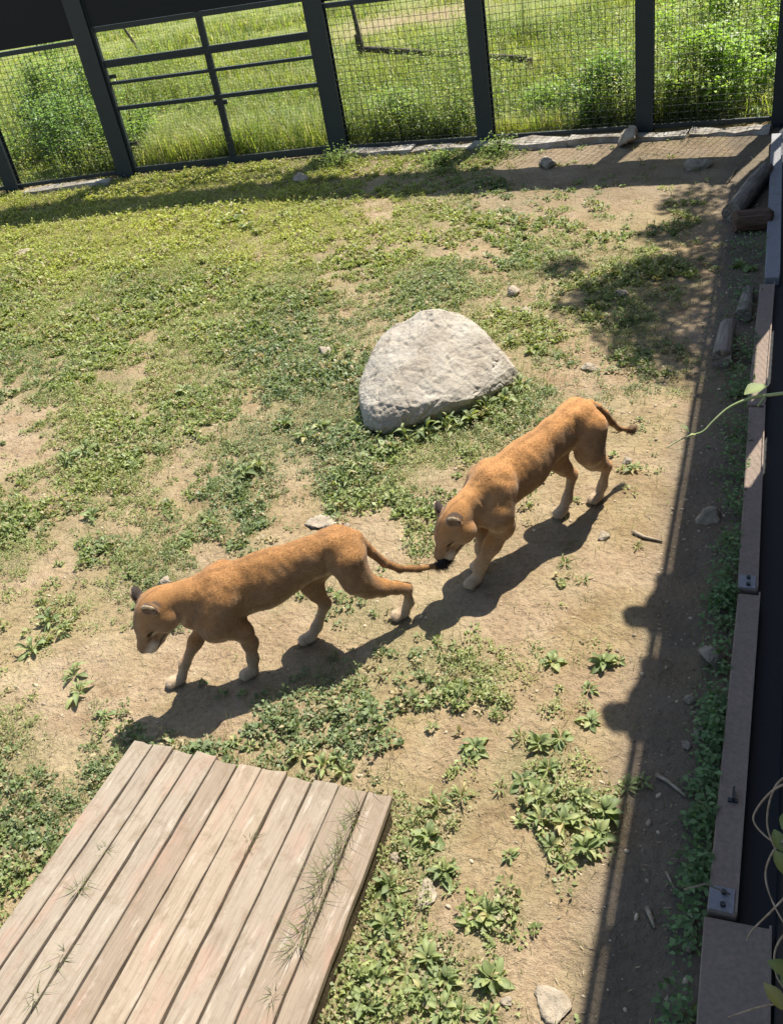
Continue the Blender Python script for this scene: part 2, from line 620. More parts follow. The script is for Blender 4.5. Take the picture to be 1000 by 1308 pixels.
def make_ground():
    def axis(lo, hi, step, ends):
        core = np.arange(lo, hi, step)
        a = lo - np.geomspace(step, lo - ends[0], 46)
        b = hi + np.geomspace(step, ends[1] - hi, 46) - step
        return np.concatenate([a[::-1], core, b])
    xs = axis(-13, 0.6, 0.045, (-500, 500))
    ys = axis(0.6, 15.6, 0.045, (-420, 620))
    X, Y = np.meshgrid(xs, ys)
    Z = ground_z(X.ravel(), Y.ravel())
    V = np.stack([X.ravel(), Y.ravel(), Z], -1)
    nx, ny = len(xs), len(ys)
    idx = np.arange(nx * ny).reshape(ny, nx)
    F = np.stack([idx[:-1, :-1], idx[:-1, 1:], idx[1:, 1:], idx[1:, :-1]], -1).reshape(-1, 4)
    me = np_mesh('ground', V, F, True)
    x, y = V[:, 0], V[:, 1]
    inside = (y < fence_y(x)) & (x < 0.3)
    cv = cover(x, y)
    cv = np.where(inside, sstep(0.25, 0.85, cv + (fbm(x * 2.5, y * 2.5, None, 40, 4) - 0.5) * 0.9), 0)
    a = me.attributes.new('cover', 'FLOAT', 'POINT')
    a.data.foreach_set('value', cv.astype(np.float32))
    u, v, zc = project(V)
    path = np.exp(-((v - (48 - 0.2 * (u - 420))) / 15.0) ** 2) * sstep(405, 450, u) * sstep(680, 560, u) * (zc > 1)
    fl = np.where(inside, 0.0, sstep(0.0, 0.8, y - fence_y(x)) + (x >= 0.3)) * (1 - 0.9 * path)
    a = me.attributes.new('field', 'FLOAT', 'POINT')
    a.data.foreach_set('value', np.clip(fl, 0, 1).astype(np.float32))
    shade_mask = sstep(-0.75, -0.35, x) * inside + 0.5 * inside * sstep(2.2, 0.9, np.abs(y - 13.6)) * sstep(-5, -2.5, x)  # mask for shade painted along the wall and in the fence corner
    a = me.attributes.new('shade_tone', 'FLOAT', 'POINT')
    a.data.foreach_set('value', np.clip(shade_mask * (0.5 + fbm(x * 3, y * 3, None, 77, 3)), 0, 1).astype(np.float32))
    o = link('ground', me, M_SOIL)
    tag(o, kind='structure')


make_ground()


# ------------------------------------------------------------------ deck of boards
def in_deck(x, y, pad=0.0):
    lx = (x - D0[0]) * DXv[0] + (y - D0[1]) * DXv[1]
    ly = (x - D0[0]) * DYv[0] + (y - D0[1]) * DYv[1]
    return (lx > -pad) & (lx < DECK_W + pad) & (ly > -pad) & (ly < 2.75 + pad)


def make_deck():
    root = empty('wooden_deck', (D0[0], D0[1], 0), math.atan2(DXv[1], DXv[0]))
    tag(root, 'low weathered plank platform with pinkish paint traces and weeds in its gaps', 'platform')
    rg = random.Random(5)
    edges = [0, 58, 113, 170, 230, 288, 348, 412, 475, 538, 605, 665]
    k = DECK_W / 665.0
    th = 0.042
    for i in range(11):
        x0, x1 = edges[i] * k + 0.0058, edges[i + 1] * k - 0.0058
        w = x1 - x0
        bm = bmesh.new()
        ny, L = 26, 2.7
        e0 = rg.uniform(-0.018, 0.018)
        rows = []
        wob = [rg.uniform(-0.0022, 0.0022) for _ in range(ny + 1)]
        wob2 = [rg.uniform(-0.0022, 0.0022) for _ in range(ny + 1)]
        cup = rg.uniform(-0.003, 0.004)
        fan = 0.05 * (i + 0.5) / 11
        tilt = rg.uniform(-0.004, 0.004)
        for j in range(ny + 1):
            yy = -e0 - (L + rg.uniform(-.01, .01) * (j == ny)) * j / ny
            zz = 0.003 * math.sin(j * 0.5 + i * 2.1)
            row = []
            prof = [(-0.5, -th), (-0.5, -0.004), (-0.47, 0), (0, cup), (0.47, 0), (0.5, -0.004), (0.5, -th)]
            for a, b in prof:
                jag = (rg.uniform(-0.012, 0.007) if j == 0 else 0)
                row.append(bm.verts.new((w * (1 + 0.016 * -yy) * a + fan * -yy + (wob[j] if a < 0 else wob2[j] if a > 0 else 0), yy + jag, b + zz + tilt * a * 2)))
            rows.append(row)
        for r0, r1 in zip(rows, rows[1:]):
            for q in range(6):
                bm.faces.new((r0[q], r0[q + 1], r1[q + 1], r1[q]))
            bm.faces.new((r0[6], r0[0], r1[0], r1[6]))
        bm.faces.new(rows[0][::-1])
        bm.faces.new(rows[-1])
        bmesh.ops.recalc_face_normals(bm, faces=bm.faces)
        me = bpy.data.meshes.new('plank')
        bm.to_mesh(me)
        bm.free()
        o = link('plank', me, M_DECK, root)
        o.location = ((x0 + x1) / 2, 0, DZ + rg.uniform(-0.003, 0.003))
    for yy in (-0.16, -1.3, -2.45):
        MB().box((0.03, yy - 0.045, 0.0), (DECK_W - 0.03, yy + 0.045, DZ - th - 0.004)).build('joist', M_JOIST, root)
    side = MB().bar((DECK_W - 0.032, -0.04, (DZ - th - 0.006) / 2), (DECK_W - 0.032 + 0.05 * 2.6, -2.66, (DZ - th - 0.006) / 2), 0.038, DZ - th - 0.006)
    side.build('side_board', M_JOIST, root)
    MB().box((0.012, -2.66, 0.0), (0.05, -0.04, DZ - th - 0.006)).build('side_board', M_JOIST, root)


make_deck()


# ------------------------------------------------------------------ back fence
def wire_grid(p0, p1, z0, z1, step, wr, name, parent, inset=0.0, m=M_WIRE):
    """square welded mesh in the vertical plane p0-p1; round-ish wires, horizontals in front of verticals"""
    a = Vector((p0[0], p0[1], 0)); b = Vector((p1[0], p1[1], 0))
    d = (b - a); L = d.length; d.normalize()
    n = Vector((-d.y, d.x, 0))
    V, F = [], []

    def wire(s, e, off):
        ax = (e - s).normalized()
        q = n
        w = ax.cross(q)
        base = len(V)
        for pt in (s, e):
            for k in range(4):
                an = math.pi / 4 + k * math.pi / 2
                V.append(tuple(pt + n * off + q * (wr * math.cos(an)) + w * (wr * math.sin(an))))
        for k in range(4):
            F.append((base + k, base + (k + 1) % 4, base + 4 + (k + 1) % 4, base + 4 + k))
    x = inset + step * 0.5
    rg = random.Random(hash(name) % 99)
    while x < L - inset:
        o = a + d * x
        j = Vector((rg.uniform(-.006, .006), 0, 0))
        wire(o + j + Vector((0, 0, z0)), o + Vector((0, 0, z1)), 0)
        x += step
    z = z0 + step * 0.5
    while z < z1:
        wire(a + d * inset + Vector((0, 0, z)), a + d * (L - inset) + Vector((0, 0, z + rg.uniform(-.005, .005))), wr * 1.6)
        z += step
    me = np_mesh(name, np.array(V), np.array(F))
    o = link(name, me, m, parent)
    o['kind'] = 'stuff'
    return o


def lerp2(a, b, t):
    return a + (b - a) * t


PANEL_Z = 2.24
TOP_Z = 3.9


def make_fence():
    # panels: (i, j) between consecutive posts; the gate fills 3-4
    root = empty('mesh_fence', (FENCE[2][0], FENCE[2][1], 0))
    tag(root, 'tall dark steel mesh fence with wide posts, running from the gate into the corner', 'fence')
    left = empty('mesh_fence', (FENCE[5][0], FENCE[5][1], 0))
    tag(left, 'tall dark steel mesh fence beyond the gate, under a broad dark sheet', 'fence')
    for r in (root, left):
        r['group'] = 'back fence'
    inv = {root: Matrix.Translation(-root.location), left: Matrix.Translation(-left.location)}

    def add(mb, name, m, r, kind=None):
        bmesh.ops.transform(mb.bm, matrix=inv[r], verts=mb.bm.verts)
        o = mb.build(name, m, r)
        return o

    def post(p, w, r, name='post', ang=0.0):
        mb = MB()
        m = Matrix.Translation((p[0], p[1], 0)) @ Matrix.Rotation(ang, 4, 'Z')
        # rolled H section: two flanges and a web
        mb.box((-w / 2, -0.10, -0.05), (w / 2, -0.082, TOP_Z), m)
        mb.box((-w / 2, 0.082, -0.05), (w / 2, 0.10, TOP_Z), m)
        mb.box((-w * 0.36, -0.0815, -0.045), (w * 0.36, 0.0815, TOP_Z - 0.01), m)
        return add(mb, name, M_STEEL, r)

    ang = lambda a, b: math.atan2((a - b)[1], (a - b)[0])
    segs = [(0, 1, root), (1, 2, root), (2, 3, root), (4, 5, left), (5, 6, left), (6, 7, left)]
    for k in (1, 2):
        post(FENCE[k], 0.25, root, ang=ang(FENCE[k - 1], FENCE[k + 1]))
    post(FENCE[0] + np.array([-0.03, 0]), 0.22, root)
    post(FENCE[3], 0.27, root, ang=ang(FENCE[3], FENCE[4]))
    for k in (4, 5, 6, 7):
        post(FENCE[k], 0.3 if k == 4 else 0.24, left, ang=ang(FENCE[k - 1], FENCE[min(k + 1, 7)]))
    for a, b, r in segs:
        pa, pb = FENCE[a], FENCE[b]
        d = (pb - pa) / np.linalg.norm(pb - pa)
        qa, qb = pa + d * 0.10, pb - d * 0.10
        bot = MB().bar((qa[0], qa[1], 0.10), (qb[0], qb[1], 0.10), 0.05, 0.06)
        add(bot, 'bottom_rail', M_STEEL, r)
        mid = MB().bar((qa[0], qa[1], PANEL_Z - 0.02), (qb[0], qb[1], PANEL_Z - 0.02), 0.06, 0.07)
        add(mid, 'top_rail', M_STEEL, r)
        sh = MB().bar((qa[0], qa[1], (PANEL_Z + TOP_Z) / 2 + 0.01), (qb[0], qb[1], (PANEL_Z + TOP_Z) / 2 + 0.01), 0.03, TOP_Z - PANEL_Z - 0.06)
        add(sh, 'sheet_panel', M_SHEET, r)
        w = wire_grid(qa, qb, 0.13, PANEL_Z - 0.06, 0.098, 0.0042, 'wire_mesh', r, 0.01)
        w.location = inv[r].translation

    # the gate
    p3, p4 = FENCE[3], FENCE[4]
    d = (p4 - p3) / np.linalg.norm(p4 - p3)
    Lg = np.linalg.norm(p4 - p3)
    gate = empty('steel_gate', (p3[0], p3[1], 0), math.atan2(d[1], d[0]))
    tag(gate, 'dark steel barred gate with three cross rails and a middle upright', 'gate')

    def sz(u, v):
        P = on_plane(p3, p4, u, v)
        return float((P[:2] - p3) @ d), float(P[2])
    s0, s1 = 0.16, Lg - 0.18
    sm, _ = sz(270, 90)
    for u0, v0, u1, v1, h in ((392, 45, 145, 80, 0.115), (400, 72, 158, 104, 0.05), (410, 107, 168, 136, 0.065)):
        a, b = sz(u0, v0), sz(u1, v1)
        za = a[1] + (b[1] - a[1]) * (s0 - a[0]) / (b[0] - a[0])
        zb = a[1] + (b[1] - a[1]) * (s1 - a[0]) / (b[0] - a[0])
        MB().bar((s0, 0, za), (s1, 0, zb), 0.05, h).build('cross_rail', M_STEEL, gate)
    MB().bar((s0, 0, 0.09), (s1, 0, 0.09), 0.06, 0.12).build('bottom_rail', M_STEEL, gate)
    MB().bar((s0, 0.0, PANEL_Z + 0.12), (s1, 0.0, PANEL_Z + 0.12), 0.06, 0.08).build('top_rail', M_STEEL, gate)
    MB().bar((sm, -0.035, 0.03), (sm, -0.035, 3.7), 0.11, 0.055).build('middle_upright', M_STEEL, gate)
    for s in (s0 - 0.02, s1 + 0.02):
        MB().bar((s, 0.01, 0.02), (s, 0.01, 3.7), 0.09, 0.07).build('side_upright', M_STEEL, gate)
    for hz in (0.45, 1.55):
        MB().tube([(s1 + 0.06, -0.05, hz), (s1 + 0.06, -0.05, hz + 0.16)], 0.028, 8).box((s1 - 0.14, -0.052, hz + 0.05), (s1 + 0.06, -0.038, hz + 0.11)).build('hinge', M_STEEL, gate)
    MB().box((s0, 0.02, PANEL_Z + 0.165), (s1, 0.045, TOP_Z - 0.1)).build('sheet_panel', M_SHEET, gate)
    MB().box((sm + 0.12, -0.07, 0.98), (sm - 0.12, -0.04, 1.05)).build('latch', M_STEEL, gate)
    g = wire_grid((s0, 0.033), (s1, 0.033), 0.15, PANEL_Z + 0.08, 0.05, 0.0016, 'wire_mesh', gate)

    # kerb stones along the foot of the fence
    kerb = empty('concrete_kerb', (-3, 14.6, 0))
    tag(kerb, 'broken pale concrete kerb along the foot of the mesh fence', 'kerb', kind='thing')
    rg = random.Random(3)
    x = -0.1
    while x > -6.6:
        L = rg.uniform(0.9, 1.9)
        x1 = max(x - L, -6.7)
        y = 14.80 + rg.uniform(-0.06, 0.06)
        wd = rg.uniform(0.10, 0.15)
        bm = bmesh.new()
        bmesh.ops.create_cube(bm, size=1)
        bmesh.ops.subdivide_edges(bm, edges=bm.edges, cuts=4, use_grid_fill=True)
        for v in bm.verts:
            v.co = Vector((v.co.x * (x - x1 - 0.03), v.co.y * wd * 2, v.co.z * 0.12))
            nz = fbm(np.array([v.co.x * 6 + x * 3]), np.array([v.co.y * 6]), np.array([v.co.z * 8]), 5, 3)[0] - 0.5
            v.co += Vector((nz * 0.12, nz * 0.16, nz * 0.11))
        me = bpy.data.meshes.new('kerb_stone')
        bm.to_mesh(me)
        bm.free()
        o = link('kerb_stone', me, M_KERB, kerb)
        o.location = ((x + x1) / 2 + 3, y - 14.6, 0.012 + rg.uniform(-0.03, 0.012))
        o.rotation_euler = (rg.uniform(-.05, .05), rg.uniform(-.02, .02), rg.uniform(-.03, .03))
        x = x1
    o = empty('concrete_kerb', (-11.6, 14.0, 0))
    tag(o, 'dull concrete kerb below the mesh panel beyond the gate', 'kerb', kind='thing')
    bm = bmesh.new()
    bmesh.ops.create_cube(bm, size=1)
    bmesh.ops.subdivide_edges(bm, edges=bm.edges, cuts=4, use_grid_fill=True)
    for v in bm.verts:
        v.co = Vector((v.co.x * 1.6, v.co.y * 0.22, v.co.z * 0.12))
        v.co += Vector((0, 0.05, 0.04)) * (vnoise(np.array([v.co.x * 7]), np.array([v.co.y * 9]))[0] - 0.5)
    me = bpy.data.meshes.new('kerb_stone')
    bm.to_mesh(me)
    bm.free()
    q = link('kerb_stone', me, M_KERB, o)
    q.rotation_euler = (0, 0, math.atan2(0.53, 2.12))
    q.location = (0, -0.18, 0.03)


make_fence()


# ------------------------------------------------------------------ side wall with the visitors' walkway
def make_wall():
    root = empty('steel_wall', (0.27, 7, 0))
    tag(root, 'dark sheet steel side wall rising behind the rusty sill', 'wall', kind='thing')

    def add(mb, name, m):
        bmesh.ops.transform(mb.bm, matrix=Matrix.Translation((-0.27, -7, 0)), verts=mb.bm.verts)
        return mb.build(name, m, root)
    wins = [(6.86, 7.42), (8.2, 9.25), (13.95, 14.55)]
    zlo, zhi = 1.02, 2.0
    # sheets below and above, with framed mesh openings between
    ys = [-3.0]
    for a, b in wins:
        ys += [a, b]
    ys += [15.0]
    for a, b in zip(ys[0::2], ys[1::2]):
        n = max(1, round((b - a) / 2.4))
        for k in range(n):
            y0, y1 = a + (b - a) * k / n, a + (b - a) * (k + 1) / n
            add(MB().box((0.262, y0 + 0.002, -0.08), (0.286, y1 - 0.002, 2.68)), 'sheet_panel', M_SHEET)
    for a, b in wins:
        add(MB().box((0.262, a, -0.08), (0.286, b, zlo)), 'sheet_panel', M_SHEET)
        add(MB().box((0.262, a, zhi), (0.286, b, 2.68)), 'sheet_panel', M_SHEET)
        # diamond mesh in the opening
        V, F = [], []
        st, wr = 0.12, 0.0014

        def wire(p, q):
            p, q = Vector(p), Vector(q)
            ax = (q - p).normalized()
            w = ax.cross(Vector((1, 0, 0)))
            base = len(V)
            for e in (p, q):
                for k in range(4):
                    an = math.pi / 4 + k * math.pi / 2
                    V.append(tuple(e + Vector((1, 0, 0)) * (wr * math.cos(an)) + w * (wr * math.sin(an))))
            for k in range(4):
                F.append((base + k, base + (k + 1) % 4, base + 4 + (k + 1) % 4, base + 4 + k))
        hgt = zhi - zlo
        c = a - hgt
        while c < b:
            for sgn in (1, -1):
                lo, hi = 0.0, 1.0
                y0, y1 = (c, c + hgt) if sgn > 0 else (c + hgt, c)
                pts = []
                for t in np.linspace(0, 1, 41):
                    yy = y0 + (y1 - y0) * t
                    if a <= yy <= b:
                        pts.append((0.273 + 0.003 * sgn, yy, zlo + hgt * t))
                if len(pts) > 1:
                    wire(pts[0], pts[-1])
            c += st
        if V:
            o = link('wire_mesh', np_mesh('wire_mesh', np.array(V), np.array(F)), M_WIRE, root)
            o.location = (-0.27, -7, 0)
            o['kind'] = 'stuff'
    for y in (-1.6, 0.85, 3.3, 5.75, 8.05, 10.5, 12.9):
        add(MB().box((0.287, y - 0.06, -0.1), (0.40, y + 0.06, 3.7)), 'post', M_STEEL)
    add(MB().box((0.24, -3, -0.14), (0.30, 15.0, -0.081)), 'base_rail', M_STEEL)
    # parapet of sheet with a handrail above
    for k in range(7):
        y0 = -3 + k * 2.55
        add(MB().box((0.19, y0 + 0.003, 2.20), (0.21, min(y0 + 2.55, 15.0) - 0.003, 3.74)), 'parapet_sheet', M_SHEET)
    add(MB().tube([(0.20, -3, 4.0), (0.20, 5, 4.0), (0.20, 15.0, 4.0)], 0.028, 10), 'handrail', M_STEEL)
    for k in range(8):
        y = -2.9 + k * 2.53
        add(MB().box((0.195, y - 0.02, 3.735), (0.215, y + 0.02, 3.99)), 'rail_post', M_STEEL)
    # black strip standing in for the shade in the gap between sill and wall
    add(MB().box((0.0, -3, -0.15), (0.2615, 15.0, 0.045)), 'dark_gap_strip', M_SHEET)

    wk = empty('raised_walkway', (1.0, 2, 0))
    tag(wk, 'raised visitor walkway behind the dark parapet', 'walkway', kind='thing')

    def addw(mb, name, m):
        bmesh.ops.transform(mb.bm, matrix=Matrix.Translation((-1.0, -2, 0)), verts=mb.bm.verts)
        return mb.build(name, m, wk)
    for k in range(42):
        y = -3 + k * 0.25
        addw(MB().box((0.405, y, 2.70), (1.9, y + 0.24, 2.745)), 'board', M_TIMBER)
    for x in (0.5, 1.8):
        addw(MB().box((x - 0.05, -3, 2.56), (x + 0.05, 7.5, 2.698)), 'beam', M_STEEL)
        for y in (-2.8, 1.0, 4.2, 7.3):
            addw(MB().box((x - 0.05, y - 0.05, -0.1), (x + 0.05, y + 0.05, 2.558)), 'leg', M_STEEL)

    # rusty sill beams lying along the foot of the wall
    segs = [((985, 170), (1000, 170), (983, 354), (1000, 354), M_SILLG, 'grey flat steel sill running into the fence corner', 0.13),
            ((971, 362), (990, 362), (954, 517), (978, 517), M_SILL, 'brown steel sill with speckled sunlight beside the dark wall', 0.12),
            ((955, 519), (979, 519), (944, 752), (967, 752), M_SILL, 'greyish brown steel sill beside the pebbly shaded strip', 0.125),
            ((944, 757), (979, 757), (901, 1163), (932, 1163), M_SILL, 'long brown steel sill with a bolted end plate', 0.12),
            ((898, 1168), (985, 1168), (884, 1400), (985, 1400), M_SILL, 'wide rusty brown steel sill beyond the bolted joint', 0.105)]
    for a0, a1, b0, b1, m, lab, zt in segs:
        P = [gnd(*q, zt) for q in (a0, a1, b1, b0)]
        xs0, xs1 = (P[0][0] + P[3][0]) / 2, (P[1][0] + P[2][0]) / 2
        xs1 = min(xs1, 0.25)
        w = max(xs1 - xs0, 0.11)
        if lab.startswith('grey flat'):
            xs0, w = -0.06, 0.14
        ya, yb = P[0][1], P[3][1]
        cy = (ya + yb) / 2
        o = empty('steel_sill', (xs0 + w / 2, cy, 0))
        tag(o, lab, 'sill', 'sill beams along the wall', 'thing')
        L = (ya - yb) / 2 - 0.004
        rz = math.atan2((P[0][0] - P[3][0]), (P[0][1] - P[3][1])) * 0.6
        o.rotation_euler = (0, 0, -rz if abs(rz) < 0.03 else 0)
        MB().box((-w / 2, -L, -0.12), (w / 2, L, zt), None, 0.006).build('beam', m, o)
        MB().box((w / 2 - 0.012, -L + 0.001, zt - 0.003), (w / 2 - 0.002, L - 0.001, zt + 0.028)).build('upstand', m, o)
        if lab.startswith('long brown') or lab.startswith('greyish'):
            pl = MB().box((-w / 2 + 0.004, -L + 0.004, zt + 0.0005), (w / 2 - 0.016, -L + 0.13, zt + 0.007), None, 0.002).build('end_plate', M_SILLG, o)
            for yb_ in (0.035, 0.10):
                MB().tube([(0.0, -L + yb_, zt + 0.006), (0.0, -L + yb_, zt + 0.022)], 0.013, 6).build('bolt', M_STEEL, pl)
        if lab.startswith('long brown'):
            cl = MB().box((-0.02, -L + 0.62, zt + 0.0005), (0.03, -L + 0.64, zt + 0.012)).box((0.0, -L + 0.625, zt + 0.0105), (0.012, -L + 0.70, zt + 0.03))
            cl.build('clip', M_STEEL, o)


make_wall()


# ------------------------------------------------------------------ rock, stones, logs
def hull_rock(name, pts, m, seed, amp=0.03, cuts=4, smooth_it=2):
    bm = bmesh.new()
    for p in pts:
        bm.verts.new(p)
    r = bmesh.ops.convex_hull(bm, input=bm.verts)
    junk = [g for g in r['geom_interior'] + r['geom_unused'] if isinstance(g, bmesh.types.BMVert)]
    if junk:
        bmesh.ops.delete(bm, geom=list(set(junk)), context='VERTS')
    size = max((v.co.length for v in bm.verts))
    for _ in range(cuts):
        bmesh.ops.subdivide_edges(bm, edges=bm.edges, cuts=1, use_grid_fill=True)
        bmesh.ops.triangulate(bm, faces=[f for f in bm.faces if len(f.verts) > 3])
        if _ < smooth_it:
            bmesh.ops.smooth_vert(bm, verts=bm.verts, factor=0.32, use_axis_x=True, use_axis_y=True, use_axis_z=True)
    bm.normal_update()
    co = np.array([v.co for v in bm.verts])
    f = 2.6 / size
    a = fbm(co[:, 0] * f, co[:, 1] * f, co[:, 2] * f, seed, 5) - 0.5
    rdg = 1 - np.abs(fbm(co[:, 0] * f * 1.3 + 5, co[:, 1] * f * 1.3, co[:, 2] * f * 1.3, seed + 9, 4) - 0.5) * 2
    cr = -np.clip(rdg - 0.93, 0, 1) * 5.0
    b = fbm(co[:, 0] * f * 6, co[:, 1] * f * 6, co[:, 2] * f * 6, seed + 3, 4) - 0.5
    b2 = fbm(co[:, 0] * f * 14, co[:, 1] * f * 14, co[:, 2] * f * 14, seed + 6, 3) - 0.5
    pit = -np.clip(0.36 - fbm(co[:, 0] * f * 3.1, co[:, 1] * f * 5, co[:, 2] * f * 5, seed + 12, 4), 0, 1) * 4.0
    for v, x in zip(bm.verts, a * amp * 2 + b * amp * 0.6 + cr * amp * 0.7 + b2 * amp * 0.16 + pit * amp * 0.7):
        v.co += v.normal * float(x)
    me = bpy.data.meshes.new(name)
    bm.to_mesh(me)
    bm.free()
    for p in me.polygons:
        p.use_smooth = True
    return link(name, me, m)


def make_rock():
    spec = [(560, 398, .64), (532, 401, .62), (510, 411, .57), (490, 430, .47), (478, 462, .36), (461, 491, .25), (582, 400, .60), (604, 416, .50), (628, 441, .38), (652, 468, .20), (655, 488, .08),
            (600, 513, .17), (560, 521, .21), (520, 528, .22), (488, 525, .24),
            (466, 512, .20), (471, 553, .0), (492, 563, -.05), (545, 545, -.05), (600, 530, -.05), (650, 497, -.05)]
    P = [gnd(u, v, z) for u, v, z in spec]
    c = np.mean(P, axis=0); c[2] = 0
    back = [np.array([c[0] - 0.45, c[1] + 0.75, -0.05]), np.array([c[0] + 0.3, c[1] + 0.8, -0.05]), np.array([c[0] + 0.7, c[1] + 0.5, -0.05]), np.array([c[0] - 0.75, c[1] + 0.35, -0.05])]
    pts = [tuple((p - c) * np.array([1.07, 1.07, 1.12])) for p in P + back]
    o = hull_rock('boulder', pts, M_ROCK, 4, 0.036, 6, 2)
    o.location = tuple(c)
    tag(o, 'big pale granite boulder standing in the weeds', 'boulder')
    return c


ROCK_C = make_rock()


def stone(u, v, wpx, hpx, label, flat=0.35, seed=0, m=None):
    c = gnd(u, v)
    D = np.linalg.norm(c - CAMP)
    w = wpx * D / FOC
    d = hpx * D / FOC / math.sin(math.atan2(CAM_H, np.hypot(c[0], c[1])))
    d = min(d, w * 1.6)
    rg = random.Random(seed)
    pts = []
    for k in range(13):
        a = rg.uniform(0, 2 * math.pi)
        e = rg.uniform(-0.4, 1.2)
        rr = rg.uniform(0.8, 1.15)
        pts.append((w / 2 * rr * math.cos(a) * math.cos(e * 0.9), d / 2 * rr * math.sin(a) * math.cos(e * 0.9), min(w, d) * flat * math.sin(e)))
    o = hull_rock('stone', pts, m or M_STONE, seed, 0.10 * min(w, d), 3, 1)
    o.location = (c[0], c[1], float(ground_z(c[0], c[1])) + min(w, d) * flat * 0.06)
    o.rotation_euler = (0, 0, YAW)
    tag(o, label, 'stone', 'loose stones')
    return o


for k, (u, v, w, h, lab, fl) in enumerate([
        (408, 668, 62, 28, 'flat pale slab of stone behind the front lioness', 0.12),
        (441, 674, 18, 12, 'small pale stone beside the flat slab', 0.4),
        (544, 1141, 36, 48, 'flat rounded pale stone between weeds right of the deck', 0.14),
        (707, 1284, 40, 54, 'oblong pale stone by the railing shadow', 0.16),
        (906, 846, 44, 34, 'rounded pale grey stone in the weeds by the brown sill', 0.5),
        (908, 662, 34, 18, 'grey stone on the shaded strip below the tendril', 0.5),
        (890, 212, 38, 12, 'flat grey stone in the fence shadow near the corner logs', 0.25),
        (805, 184, 32, 20, 'grey concrete lump on the kerb beside a fence post', 0.6),
        (751, 473, 24, 11, 'small pale stone between boulder and tree shadow', 0.35),
        (657, 374, 20, 15, 'small pale stone above the boulder', 0.5),
        (416, 451, 22, 15, 'pale stone in the weeds beside the boulder', 0.5),
        (700, 210, 24, 14, 'grey stone in the shadow under the fence', 0.5),
        (792, 377, 22, 12, 'pale stone in the dappled tree shadow', 0.4),
        (385, 229, 22, 11, 'grey stone in the shadow before the gate', 0.5),
        (772, 687, 20, 12, 'small tan stone in the bare earth right of the rear lioness', 0.3),
        (880, 895, 18, 12, 'small grey stone on the shaded strip below the pale rounded stone', 0.5),
        (876, 953, 14, 12, 'little grey stone on the shaded strip by a fallen twig', 0.5),
        (893, 938, 20, 14, 'mottled grey stone touching the weeds by the sill', 0.5),
        (505, 1098, 16, 14, 'small pale stone hidden in weeds at the deck corner', 0.5),
        (648, 1282, 18, 12, 'small pale stone among the weeds near the oblong stone', 0.4),
        (28, 325, 34, 8, 'flat pale stone in the yellow-green grass', 0.2),
        (212, 744, 20, 12, 'pale stone peeping out behind the front lioness neck', 0.5),
        (800, 590, 16, 9, 'small pale stone behind the rear lioness heel', 0.4),
        (672, 398, 16, 10, 'small tan pebble above the boulder edge', 0.4)]):
    stone(u, v, w, h, lab, fl, 20 + k)


def log(u0, v0, u1, v1, rad, m, label, z=None, seed=1, taper=0.9, cat='log'):
    a, b = gnd(u0, v0), gnd(u1, v1)
    z = rad * 0.92 if z is None else z
    rg = random.Random(seed)
    n, K = 13, 14
    bm = bmesh.new()
    L = float(np.linalg.norm((b - a)[:2]))
    rings = []
    for i in range(n):
        t = i / (n - 1)
        ring = []
        for k in range(K):
            an = 2 * math.pi * k / K
            rr = rad * (1 + (taper - 1) * t) * (1 + 0.28 * (float(fbm(np.array([t * 3 + seed]), np.array([math.cos(an) * 1.2]), np.array([math.sin(an) * 1.2]), seed, 3)[0]) - 0.5))
            jag = rg.uniform(-0.02, 0.02) if i in (0, n - 1) else 0
            ring.append(bm.verts.new((t * L + jag, rr * math.cos(an), rr * math.sin(an))))
        rings.append(ring)
    for r0, r1 in zip(rings, rings[1:]):
        for k in range(K):
            f = bm.faces.new((r0[k], r0[(k + 1) % K], r1[(k + 1) % K], r1[k]))
            f.smooth = True
    for ring, flip in ((rings[0], -1), (rings[-1], 1)):
        c = bm.verts.new(sum((v.co for v in ring), Vector()) / K + Vector((-0.01 * flip, 0, 0)))
        for k in range(K):
            bm.faces.new((ring[k], ring[(k + 1) % K], c) if flip > 0 else (ring[(k + 1) % K], ring[k], c))
    bmesh.ops.recalc_face_normals(bm, faces=bm.faces)
    me = bpy.data.meshes.new('log')
    bm.to_mesh(me)
    bm.free()
    o = link('log', me, m)
    o.location = (a[0], a[1], z)
    o.rotation_euler = (0, 0, math.atan2((b - a)[1], (b - a)[0]))
    tag(o, label, cat, 'old logs along the wall')
    return o


log(934, 283, 977, 228, 0.115, M_LOG, 'thick grey log leaning towards the fence corner', seed=3)
log(936, 296, 983, 291, 0.13, M_LOGB, 'reddish brown log lying against the sill', seed=5)
log(921, 468, 929, 425, 0.085, M_LOG, 'short grey log with a dark cut end among weeds by the sill', seed=8)
log(948, 412, 956, 378, 0.075, M_LOG, 'crumbling pale grey piece of wood beside the short log', seed=12, taper=0.75)


def stick(pix, rad, label, m=M_STICK, lift=0.012):
    pts = [gnd(u, v) for u, v in pix]
    pts = [(p[0], p[1], float(ground_z(p[0], p[1])) + lift * (1 + 0.5 * (i % 2))) for i, p in enumerate(pts)]
    o0 = Vector(pts[0])
    mb = MB().tube([Vector(p) - o0 for p in pts], [rad * (1 - 0.5 * i / (len(pts) - 1)) for i in range(len(pts))], 6)
    o = mb.build('stick', m, None, True)
    o.location = o0
    tag(o, label, 'stick', 'dry sticks')


